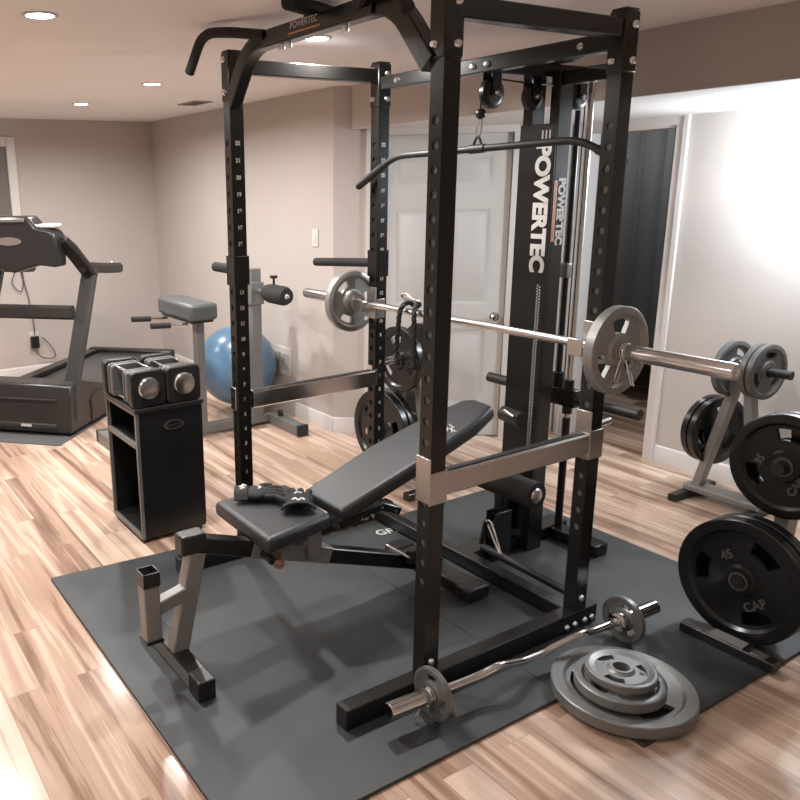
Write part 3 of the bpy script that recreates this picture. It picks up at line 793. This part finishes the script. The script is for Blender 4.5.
# seat and pads
def pad(corners, z0, z1, name, m, M=None, rad=.02):
    b = B(); b.prism(corners, (0, 0, z0), (1, 0, 0), (0, 1, 0), z1-z0)
    if M is not None: b.xf(M)
    return b.build(name, m, bn, rad, seg=4)
pad([(-.174, -.738), (.234, -.744), (.172, -.440), (-.178, -.412)], .445, .505, 'seat_pad', VINYL, None, .022)
B().mm((-.10, -.70, .432), (.12, -.47, .446)).build('seat_plate', BLACK, bn)
ang = math.atan(.365)
Mb = Matrix.Translation((0, -.40, .497)) @ Matrix.Rotation(ang, 4, 'X')
bk = pad([(-.082, 0), (.166, 0), (.190, .35), (.195, .66), (.165, .805), (.055, .815), (.01, .79), (-.045, .62), (-.085, .35)], -.055, .004, 'back_pad', VINYL, Mb, .02)
q = B()
for k, (x, y, a) in enumerate(((.10, .60, .3), (.125, .615, -.4), (.150, .60, .5), (.115, .585, -.2), (.14, .585, .2))):
    q.tube([(x-.02, y, .0052), (x, y+.014*math.cos(a*5), .0052), (x+.018, y-.010, .0052)], .0022, 6, 4)
q.xf(Mb); q.build('script_mark', LETTER, bk)
q = B().rtube([(.045, .02, -.075), (.045, .70, -.075)], .05, .04); q.xf(Mb); q.build('back_rail', BLACK, bn)
# adjuster: side plate, ladder arm with bolts
o = B().mm((.055, -.475, .29), (.075, -.415, .455)).build('hinge_plate', SILVERPAINT, bn, .008)
B().mm((-.035, -.475, .29), (-.015, -.415, .455)).build('hinge_plate', SILVERPAINT, bn, .008)
o = B().rtube([(.04, -.33, .385), (.04, -.12, .418), (.04, -.03, .378)], .032, .052, (1, 0, 0)).build('ladder_arm', BLACK, bn)
bolts([((.055, y, z), (1, 0, 0)) for y, z in ((-.222, .392), (-.176, .398), (-.125, .416), (-.055, .384))], o, [(0, .014), (.006, .014), (.008, .010), (.008, 0), (0, 0)])
B().lathe([(0, .03), (.016, .028), (.022, .016), (.018, .004), (.008, 0), (.008, -.03), (0, -.03)], (.10, -.62, .345), (.5, -.5, -.4), 20).build('adjuster_knob', COPPER, bn)
B().cyl((-.055, -.66, .365), (.11, -.655, .355), .016).build('pull_pin', BLACKPL, bn)
B().cyl((-.05, .0, .175), (.09, .0, .175), .007).build('rear_pin', ZINC, bn)
b = B().mm((.04, .02, .13), (.075, .11, .19)); b.build('transport_bracket', BLACKMATTE, bn, .005)

# gloves on the seat
def glove(name, M, label, g):
    t = thing(name, label, 'glove', (0, 0, 0), 0, g, M)
    b = B(); b.ball((0, 0, .020), 1, 3, (.050, .046, .020)); b.build('palm', CLOTHBLK, t, local=True)
    for i, (a, L, x) in enumerate(((-.16, .050, -.034), (-.05, .060, -.012), (.05, .057, .011), (.17, .046, .033))):
        q = B(); q.tube([(x, .03, .018), (x+math.sin(a)*.03, .03+L*.55, .021), (x+math.sin(a)*.05, .03+L, .014)], .0115, 10, 3, None); q.build('finger', CLOTHBLK, t, local=True)
    q = B(); q.tube([(-.04, -.005, .018), (-.066, .02, .018), (-.070, .045, .014)], .012, 10, 3); q.build('thumb', CLOTHBLK, t, local=True)
    # wrist strap: a flat band
    q = B(); q.sweep(spline([(-.052, -.045, .012), (-.025, -.052, .034), (.02, -.054, .036), (.050, -.050, .014)], 5), [(-.022, -.003), (.022, -.003), (.022, .003), (-.022, .003)], up=(0, 0, 1))
    st = q.build('wrist_strap', CLOTHBLK, t, local=True)
    q = B(); q.tube([(-.022, -.052, .0395), (-.012, -.040, .0408), (0, -.058, .0412), (.010, -.042, .0412), (.02, -.056, .0400)], .0035, 6, 4); q.build('white_mark', LETTER, st, local=True)
    q = B(); q.tube([(-.012, .0, .0405), (.0, .012, .0402), (.014, .004, .0402)], .003, 6, 4); q.build('palm_mark', LETTER, t, local=True)
    return t
glove('workout_glove', Matrix.Translation((-.098, -.592, .506)) @ Matrix.Rotation(R(-35), 4, 'Z') @ Matrix.Scale(1.12, 4), 'black workout glove lying on the bench seat, nearer the front edge', 'workout gloves')
glove('workout_glove', Matrix.Translation((.04, -.50, .506)) @ Matrix.Rotation(R(60), 4, 'Z') @ Matrix.Scale(1.12, 4), 'black workout glove on the bench seat, tucked against the back pad', 'workout gloves')

# ------------------------------------------------------------------ EZ curl bar on the floor
ez0 = Vector((.706, -.615, .098)); ez1 = Vector((.774, .600, .098)); EA = (ez1-ez0).normalized(); EN = Vector((EA.y, -EA.x, 0))
LZ = (ez1-ez0).length
ez = thing('curl_bar', 'chrome zigzag curl bar lying on the mat beside the rack base', 'curl bar', (ez0+ez1)/2)
def ep(a, s=0., z=0.): return ez0+EA*a+EN*s+Vector((0, 0, z))
zz = [(.20, 0), (.36, 0), (.43, .028), (.50, .0), (.565, -.028), (.675, -.028), (.74, 0), (.81, .028), (.88, 0), (LZ-.20, 0)]
zz = [(a, s) for a, s in zz if a < LZ-.19]
B().tube(rounded([ep(a, s*.5, s*.8) for a, s in zz], .03, 5), .0135, 16).build('shaft', CHROME, ez)
for o0, d in ((ez0, EA), (ez1, -EA)):
    B().lathe([(0, .002), (.010, 0), (.023, 0), (.0255, .003), (.0255, .185), (.034, .188), (.036, .193), (.036, .208), (.030, .212), (.017, .214), (.015, .225), (0, .225)], o0, d, 32).build('sleeve', CHROME, ez)
plate(.085, .021, ep(.172), EA, GREYIRON, 'small grey plate on the near end of the curl bar', 'plates on the curl bar', 'wide', .3)
plate(.085, .021, ep(LZ-.172), EA, GREYIRON, 'small grey plate on the far end of the curl bar', 'plates on the curl bar', 'wide', .8)
spring_clip(ep(.148), -EA, 'wire spring clip on the near end of the curl bar', down=.045)

# ------------------------------------------------------------------ plate stack on the floor
sx, sy = .963, .152
plate(.222, .040, (sx, sy, Z0+.022), (0, 0, 1), STACKIRON, 'largest grey plate lying flat, bottom of the floor stack', 'flat stack of grey plates', 'wide', .35)
plate(.138, .036, (.972, .118, Z0+.022*2+.022), (0, 0, 1), STACKIRON, 'middle sized grey plate in the flat floor stack', 'flat stack of grey plates', 'tri', 1.0)
plate(.108, .026, (.970, .122, Z0+.044+.044+.017), (0, 0, 1), STACKIRON, 'smallest grey plate on top of the flat floor stack', 'flat stack of grey plates', 'wide', 1.4)

# ------------------------------------------------------------------ dumbbell stand and dumbbells
X0, X1, Yc0, Yc1, ZT = -1.365, -.972, -.722, -.385, .665
cs = thing('dumbbell_stand', 'black box dumbbell stand with open shelves left of the bench', 'stand', ((X0+X1)/2, (Yc0+Yc1)/2, 0))
b = B(); b.mm((X1-.016, Yc0+.016, .035), (X1, Yc1, ZT-.02)); b.mm((X0, Yc0+.016, .035), (X0+.016, Yc1, ZT-.02)); b.mm((X0+.016, Yc1-.014, .035), (X1-.016, Yc1, ZT-.02))
b.build('side_panel', PLATEBLK, cs, .002)
B().mm((X0-.008, Yc0-.004, ZT-.02), (X1+.008, Yc1+.008, ZT)).build('top_board', BLACKPL, cs, .003)
B().mm((X0+.016, Yc0+.01, .475), (X1-.016, Yc1-.014, .492)).build('shelf', BLACKPL, cs, .002)
B().mm((X0+.002, Yc0+.004, .02), (X1-.002, Yc1-.002, .036)).build('bottom_board', BLACKPL, cs, .002)
b = B()
b.mm((X1-.018, Yc0, .02), (X1+.001, Yc0+.016, ZT-.02)); b.mm((X0-.001, Yc0, .02), (X0+.018, Yc0+.016, ZT-.02)); b.mm((X0+.018, Yc0, .47), (X1-.018, Yc0+.014, .498)); b.mm((X0+.018, Yc0, .02), (X1-.018, Yc0+.014, .04)); b.mm((X0+.018, Yc0, ZT-.034), (X1-.018, Yc0+.014, ZT-.02))
b.build('edge_frame', GREYPAINT, cs, .002)
for x, y in ((X0+.03, Yc0+.03), (X1-.03, Yc0+.03), (X0+.03, Yc1-.03), (X1-.03, Yc1-.03)): B().cyl((x, y, 0), (x, y, .021), .016, .019, 16).build('foot', RUBBER, cs)
q = B(); q.lathe([(.027, 0), (.035, 0), (.035, .004), (.027, .004)], (0, 0, 0), (0, 0, 1), 32, close=True); q.xf(axes((X1+.0005, -.535, .565), (0, 1, 0), (0, 0, 1)) @ Matrix.Diagonal((1.45, .68, 1, 1)))
em = q.build('oval_badge', STEEL, cs)
text_mesh('Powermax', .016, axes((X1+.001, -.535, .566), (0, 1, .12), (0, -.12, 1)), 'badge_script', STEEL, em, .0004, .0004)

def dumbbell(M, label):
    t = thing('adjustable_dumbbell', label, 'dumbbell', (0, 0, 0), 0, 'adjustable dumbbells', M)
    def sq(h, rad, n=5):
        out = []
        for cx, cy, a0 in ((1, 1, 0), (-1, 1, 90), (-1, -1, 180), (1, -1, 270)):
            for i in range(n+1):
                a = R(a0+90*i/n); out.append((cx*(h-rad)+rad*math.cos(a), cy*(h-rad)+rad*math.sin(a)))
        return out
    H = .086
    def blk(x0, x1, h, rad, name, m, par, bev=.004):
        q = B(); q.sweep([(x0, 0, H), (x1, 0, H)], sq(h, rad), up=(0, 0, 1)); return q.build(name, m, par, bev, local=True)
    for s in (-1, 1):
        k = blk(s*.135, s*.178, .086, .026, 'end_block', BLACKPL, t, .006)
        q = B(); q.lathe([(0, .016), (.048, .015), (.053, .009), (.055, 0), (0, 0)], (s*.178, 0, H+.004), (s, 0, 0), 36); q.build('chrome_dial', CHROME, k, local=True)
        for i in range(4): blk(s*(.060+i*.019), s*(.077+i*.019), .078-.003*(i % 2), .02, 'weight_slab', GREYPAINT if i % 2 else DARKIRON, t, .003)
    q = B()
    for y in (-.055, .055):
        for z in (.158, .022): q.mm((-.165, y-.006, z-.005), (.165, y+.006, z+.005))
    q.build('side_rail', STEEL, t, .002, local=True)
    q = B(); q.cyl((-.06, 0, H), (.06, 0, H), .016); q.build('handle', RUBBER, t, local=True)
    return t
d0 = dumbbell(Matrix.Translation((-1.155, -.652, ZT)) @ Matrix.Rotation(R(2), 4, 'Z'), 'square adjustable dumbbell with chrome dial on the stand, left of the pair')
copy_tree(d0, Matrix.Translation((-1.150, -.468, ZT)) @ Matrix.Rotation(R(-1), 4, 'Z'), 'square adjustable dumbbell with chrome dial on the stand, nearer the rack')

# ------------------------------------------------------------------ treadmill
TM = Matrix.Translation((-2.80, -.52, 0)) @ Matrix.Rotation(R(44.4), 4, 'Z')
tag(B().mm((-.80, -.17, .0), (.035, 1.88, .008)).xf(TM).build('treadmill_mat', TREADMAT, bevel=.002), 'thin grey mat under the treadmill', 'mat')
td = thing('treadmill', 'black and grey treadmill at the far left against the corner', 'treadmill', (0, 0, 0), 0, None, TM @ Matrix.Translation((0, 0, .008)))
def tb(b, name, m, par=None, bev=0, sh=38): return b.build(name, m, par or td, bev, sh, local=True)
TW = .80
hood = tb(B().prism([(0, .02), (.012, .27), (.05, .345), (.16, .365), (.50, .26), (.56, .20), (.56, .02)], (-TW+.0, 0, 0), (0, 1, 0), (0, 0, 1), TW+.03), 'motor_hood', TREADDARK, None, .012)
tb(B().mm((-TW+.03, -.012, .055), (-.07, .014, .085)), 'front_groove', TREADGREY, hood, .004)
tb(B().mm((-TW+.03, -.006, .25), (-.07, .02, .258)), 'trim_line', TREADGREY, hood)
tb(B().mm((-.34, -.0135, .062), (-.26, -.0121, .080)), 'white_label', LETTER, hood)
tb(B().mm((-.36, -.004, .215), (-.30, .0, .222)), 'name_mark', TREADGREY, hood)
for x0 in (-TW+.02, -.055):
    rl = tb(B().prism([(.3, .02), (.3, .20), (.4, .23), (.55, .225), (1.9, .205), (1.92, .18), (1.92, .05), (1.8, .02)], (x0, 0, 0), (0, 1, 0), (0, 0, 1), .095), 'side_rail', TREADDARK, None, .008)
tb(B().mm((-TW+.115, .5, .10), (-.055, 1.88, .175)), 'deck', TREADDARK, None, .006)
tb(B().mm((-TW+.13, .52, .175), (-.07, 1.87, .181)), 'running_belt', BELT, None, .003)
tb(B().mm((-TW+.02, 1.86, .10), (.04, 1.95, .215)), 'rear_roller_cover', TREADDARK, None, .015)
for x in (-.015, -TW+.035):
    up = tb(B().rtube([(x, .09, .10), (x, .12, .28), (x, .54, 1.08)], .055, .115, (1, 0, 0), .015), 'upright', TREADGREY)
    tb(B().rtube([(x, .42, 1.10), (x, .60, 1.085), (x, .80, 1.06), (x, 1.03, 1.04)], .05, .075, (0, 0, 1), .02), 'handrail', TREADDARK, up)
    tb(B().mm((x-.012, .88, 1.085), (x+.012, .93, 1.105)), 'rail_button', STEEL, up, .004)
tb(B().rtube([(-TW+.06, .33, .80), (-.06, .33, .80)], .05, .10, (0, 0, 1), .018), 'cross_brace', TREADGREY)
out = [(-.075, 1.125), (-.065, 1.33), (-.10, 1.375), (-.21, 1.395), (-.265, 1.465), (-.55, 1.465), (-.60, 1.395), (-.72, 1.375), (-.75, 1.33), (-.745, 1.125), (-.60, 1.14), (-.41, 1.085), (-.22, 1.14)]
cs_ = B().prism(out[::-1], (0, .33, 0), (1, 0, 0), (0, 0, 1), .15)
con = tb(cs_, 'console', TREADDARK, None, .02)
q = B(); q.lathe([(0, 0), (.10, 0), (.10, .004), (0, .005)], (0, 0, 0), (0, 0, 1), 32); q.xf(axes((-.42, .180, 1.30), (1, 0, 0), (0, 0, 1)) @ Matrix.Diagonal((1, .28, 1, 1)))
tb(q, 'oval_badge', STEEL, con)
tb(B().mm((-.54, .17, 1.425), (-.285, .185, 1.45)), 'top_strip', GREYPAINT, con, .006)
tb(B().mm((-.20, .20, 1.385), (-.085, .32, 1.412)), 'white_tray', PLASTW, con, .01)
for sx_ in (-.075, -.735):
    xo = -.015 if sx_ > -.4 else -TW+.035
    tb(B().rtube([(sx_, .27, 1.30), ((sx_+xo)/2, .33, 1.24), (xo, .46, 1.10), (xo, .52, 1.05)], .05, .12, (1, 0, 0), .015), 'console_arm', TREADDARK)

# ------------------------------------------------------------------ hyperextension bench + ball
hb = thing('hyperextension_bench', 'grey hyperextension bench with pads behind the left rack posts', 'exercise bench', (-2.33, .25, 0))
BX = -2.33
B().rtube([(BX, -.30, .05), (BX, .80, .05)], .07, .06).build('base_beam', GREYPAINT, hb)
o = B().rtube([(-2.62, -.34, .038), (-2.04, -.34, .038)], .07, .075).build('front_foot', GREYPAINT, hb)
for x in (-2.625, -2.065): B().mm((x, -.378, 0), (x+.03, -.302, .078)).build('foot_cap', RUBBER, o, .004)
o = B().rtube([(-2.74, .82, .038), (-1.92, .82, .038)], .075, .075).build('rear_foot', GREYPAINT, hb)
for x in (-2.745, -1.945): B().mm((x, .78, 0), (x+.03, .86, .078)).build('foot_cap', RUBBER, o, .004)
B().lathe([(0, -.012), (.022, -.012), (.022, .012), (0, .012)], (-2.20, .815, .10), (0, 1, 0), 20).build('transport_wheel', RUBBER, hb)
B().rtube([(BX, .27, .08), (BX, .27, .82)], .06, .06, (1, 0, 0)).build('pad_post', GREYPAINT, hb)
B().rtube([(BX, .70, .08), (BX, .70, 1.10)], .075, .07, (1, 0, 0)).build('roller_post', GREYPAINT, hb)
o = B().mm((BX-.05, .65, .86), (BX+.05, .75, 1.01)).build('clamp_sleeve', GREYPAINT, hb, .004)
B().cyl((BX-.05, .70, .955), (BX-.12, .70, .955), .018).build('roller_axle', DARKIRON, o)
B().cyl((BX+.05, .70, .955), (BX+.42, .70, .955), .018).build('roller_axle', DARKIRON, o)
for s in (1,):
    k = B().lathe([(0, 0), (.04, 0), (.055, .015), (.062, .06), (.062, .22), (.050, .25), (.02, .255), (0, .255)], (BX+s*.165, .70, .955), (s, 0, 0), 28).build('foam_roller', FOAM, o)
    B().lathe([(0, .012), (.012, .01), (.018, 0), (0, 0)], (BX+s*.42, .70, .955), (s, 0, 0), 16).build('end_nut', ZINC, k)
B().lathe([(.008, -.05), (.008, 0), (.025, .004), (.025, .02), (0, .022)], (BX+.26, .70, 1.055), (0, 0, 1), 18).build('adjuster_knob', BLACKPL, o)
o = B().mm((-2.69, .14, .812), (-2.17, .34, .92)).build('hip_pad', GREYVINYL, hb, .02)
B().mm((-2.66, .16, .795), (-2.20, .32, .813)).build('pad_board', BLACKPL, hb, .004)
for x in (-2.58, -2.26):
    k = B().cyl((x, .16, .785), (x, -.06, .80), .013).build('hand_bar', CHROME, hb)
    B().cyl((x, .04, .793), (x, -.09, .802), .019).build('hand_grip', FOAM, k)
BR = .29
ball = B().ball((-2.665, .735, .078+BR), BR, 5).build('exercise_ball', BALLM)
tag(ball, 'large blue exercise ball behind the left rack post', 'exercise ball')

# ------------------------------------------------------------------ plate trees
# near right tree
nt_ = thing('plate_tree', 'grey weight plate tree at the right edge holding the big black plates', 'plate tree', (1.0, 1.0, Z0), 0, 'plate trees')
TX = 1.0
o = B().rtube([(.838, .69, Z0+.019), (1.165, .69, Z0+.019)], .052, .036).build('front_foot', BLACKPL, nt_)
B().mm((.845, .668, Z0+.036), (.945, .712, Z0+.042)).build('grip_pad', DARKIRON, o, .002)
B().mm((1.085, .672, Z0+.036), (1.135, .708, Z0+.040)).build('grip_pad', DARKIRON, o, .002)
B().prism([(-.062, 0), (.062, 0), (.058, .05), (-.058, .05)], (TX, .668, Z0+.037), (1, 0, 0), (0, 1, 0), .006).build('foot_plate', SILVERPAINT, nt_)
B().prism([(-.055, 0), (.055, 0), (.035, .15), (-.035, .15)], (TX, .7165, Z0+.003), (1, 0, 0), (0, 1, 0), .006).build('spine_plate', SILVERPAINT, nt_)
B().rtube([(TX, .86, Z0+.045), (TX, 1.56, Z0+.045)], .05, .05).build('base_spine', SILVERPAINT, nt_)
B().rtube([(.72, 1.55, Z0+.02), (1.28, 1.55, Z0+.02)], .06, .04).build('rear_foot', BLACKPL, nt_)
B().rtube([(TX, .93, Z0+.09), (TX, 1.02, .80)], .075, .05, (1, 0, 0)).build('front_leg', SILVERPAINT, nt_)
B().rtube([(TX+.0, 1.50, Z0+.09), (TX, 1.06, .80)], .07, .05, (1, 0, 0)).build('rear_leg', GREYPAINT, nt_)
B().cyl((TX-.02, .92, .252), (TX-.02, .735, .252), .0235).build('peg', BLACKMATTE, nt_)
B().cyl((TX+.015, .98, .668), (TX+.015, .82, .668), .0235).build('peg', BLACKMATTE, nt_)
W45 = (('45', -.22, .36), ('CAP', .25, -.34))
plate(.225, .042, (TX-.02, .765, .252), (0, -1, 0), PLATEBLK, 'big black plate on the right tree, front one of the lowest pair', 'black plates on the right tree', 'tri', .08, words=W45)
plate(.225, .042, (TX-.02, .822, .252), (0, -1, 0), PLATEBLK, 'big black plate on the right tree, behind the front one', 'black plates on the right tree', 'tri', .9, words=W45)
plate(.185, .038, (TX+.015, .88, .668), (0, -1, 0), PLATEBLK, 'medium black plate on the upper peg of the right tree, facing the camera', 'black plates on the right tree', 'tri', .6, words=(('35', -.36, .26), ('CAP', .0, -.42)))
plate(.185, .038, (TX+.015, .925, .668), (0, -1, 0), PLATEBLK, 'medium black plate on the upper peg of the right tree, hidden behind its twin', 'black plates on the right tree', 'tri', 1.1, words=(('35', -.36, .26), ('CAP', .0, -.42)))
# far right tree
ft = thing('plate_tree', 'silver weight plate tree by the back wall right of the doorway', 'plate tree', (.28, 1.97, 0), 0, 'plate trees')
o = B().rtube([(.085, 1.80, .02), (.085, 2.16, .02)], .045, .038).build('foot', BLACKPL, ft)
o = B().rtube([(.43, 1.80, .02), (.43, 2.16, .02)], .045, .038).build('foot', BLACKPL, ft)
B().rtube([(.07, 1.97, .055), (.45, 1.97, .055)], .11, .03).build('base_beam', SILVERPAINT, ft)
B().rtube([(.115, 1.97, .06), (.275, 1.97, .76)], .045, .055, (0, 1, 0)).build('leg', SILVERPAINT, ft)
B().rtube([(.40, 1.97, .06), (.30, 1.97, .74)], .045, .055, (0, 1, 0)).build('leg', SILVERPAINT, ft)
B().cyl((.10, 1.955, .725), (.50, 1.955, .735), .021).build('peg', BLACKMATTE, ft)
B().cyl((.20, 2.03, .365), (.09, 2.03, .365), .021).build('peg', BLACKMATTE, ft)
ax2 = Vector((1, -.12, 0)).normalized()
plate(.135, .030, (.385, 1.955, .732), ax2, DARKIRON, 'small dark grey plate on the top peg of the far tree, right side', 'small plates on the far tree', 'wide', .4)
plate(.135, .030, (.350, 1.959, .731), ax2, DARKIRON, 'small dark grey plate on the top peg of the far tree, pressed against the post', 'small plates on the far tree', 'wide', .7)
plate(.140, .034, (.221, 1.966, .718), ax2, DARKIRON, 'small dark grey plate on the far tree, left of the leaning post', 'small plates on the far tree', 'wide', .0)
plate(.180, .036, (.150, 2.03, .365), (1, -.25, 0), PLATEBLK, 'black plate on the low peg of the far tree, left of the leaning post', 'black plates on the far tree', 'wide', .3)
plate(.180, .036, (.108, 2.04, .365), (1, -.25, 0), PLATEBLK, 'outermost black plate on the low peg of the far tree by the baseboard', 'black plates on the far tree', 'wide', .5)
# left tree seen through the rack
lt = thing('plate_tree', 'small grey plate tree seen through the rack in front of the white door', 'plate tree', (-.95, .93, 0), 0, 'plate trees')
LX, LY = -.90, .86
o = B().rtube([(LX-.21, LY-.2, .02), (LX-.21, LY+.2, .02)], .05, .04).build('foot', BLACKPL, lt)
o = B().rtube([(LX+.21, LY-.2, .02), (LX+.21, LY+.2, .02)], .05, .04).build('foot', BLACKPL, lt)
B().rtube([(LX-.21, LY, .05), (LX+.21, LY, .05)], .05, .04).build('base_beam', SILVERPAINT, lt)
B().rtube([(LX-.17, LY, .07), (LX-.02, LY, .80)], .05, .045, (0, 1, 0)).build('leg', SILVERPAINT, lt)
B().rtube([(LX+.17, LY, .07), (LX+.02, LY, .80)], .05, .045, (0, 1, 0)).build('leg', SILVERPAINT, lt)
B().cyl((-.92, LY+.16, .715), (-.92, LY-.23, .715), .0235).build('peg', STEEL, lt)
B().cyl((-1.02, LY+.2, .30), (-1.02, LY-.20, .30), .0235).build('peg', STEEL, lt)
plate(.180, .036, (-.92, LY-.075, .715), (0, -1, 0), PLATEBLK, 'black plate on the upper peg of the tree behind the rack', 'black plates on the left tree', 'tri', .8)
plate(.180, .036, (-.92, LY+.10, .715), (0, -1, 0), PLATEBLK, 'black plate on the upper back peg of the tree behind the rack', 'black plates on the left tree', 'tri', .3)
plate(.225, .040, (-1.02, LY-.11, .30), (0, -1, 0), PLATEBLK, 'large black plate low on the tree behind the rack, above the bench back', 'black plates on the left tree', 'tri', 1.3)
plate(.225, .040, (-1.02, LY-.062, .30), (0, -1, 0), PLATEBLK, 'large black plate low on the tree behind the rack, second from the front', 'black plates on the left tree', 'tri', .9)
plate(.190, .036, (-1.02, LY+.14, .30), (0, -1, 0), RUBBER, 'dark plate low on the rear peg of the tree behind the rack', 'black plates on the left tree', 'solid', .2)

# ------------------------------------------------------------------ dark room contents
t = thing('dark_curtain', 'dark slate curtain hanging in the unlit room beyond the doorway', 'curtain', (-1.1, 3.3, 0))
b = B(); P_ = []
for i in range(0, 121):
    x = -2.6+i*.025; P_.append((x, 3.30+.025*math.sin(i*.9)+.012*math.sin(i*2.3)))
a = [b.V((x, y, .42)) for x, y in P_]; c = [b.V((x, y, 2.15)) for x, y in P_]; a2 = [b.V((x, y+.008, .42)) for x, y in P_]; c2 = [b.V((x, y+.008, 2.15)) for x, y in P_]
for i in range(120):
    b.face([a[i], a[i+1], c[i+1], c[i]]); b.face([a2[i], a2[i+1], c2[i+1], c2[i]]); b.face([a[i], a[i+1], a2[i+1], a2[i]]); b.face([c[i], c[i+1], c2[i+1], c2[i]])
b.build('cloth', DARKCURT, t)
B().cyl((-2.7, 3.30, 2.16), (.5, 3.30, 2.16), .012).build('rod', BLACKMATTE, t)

# ------------------------------------------------------------------ world, view
w = bpy.data.worlds.new('world'); S.world = w; w.use_nodes = True
w.node_tree.nodes['Background'].inputs[0].default_value = (.05, .05, .055, 1); w.node_tree.nodes['Background'].inputs[1].default_value = .3
S.view_settings.view_transform = 'Standard'; S.view_settings.look = 'None'
S.view_settings.exposure = 0.1; S.view_settings.gamma = 1; S.view_settings.use_curve_mapping = False
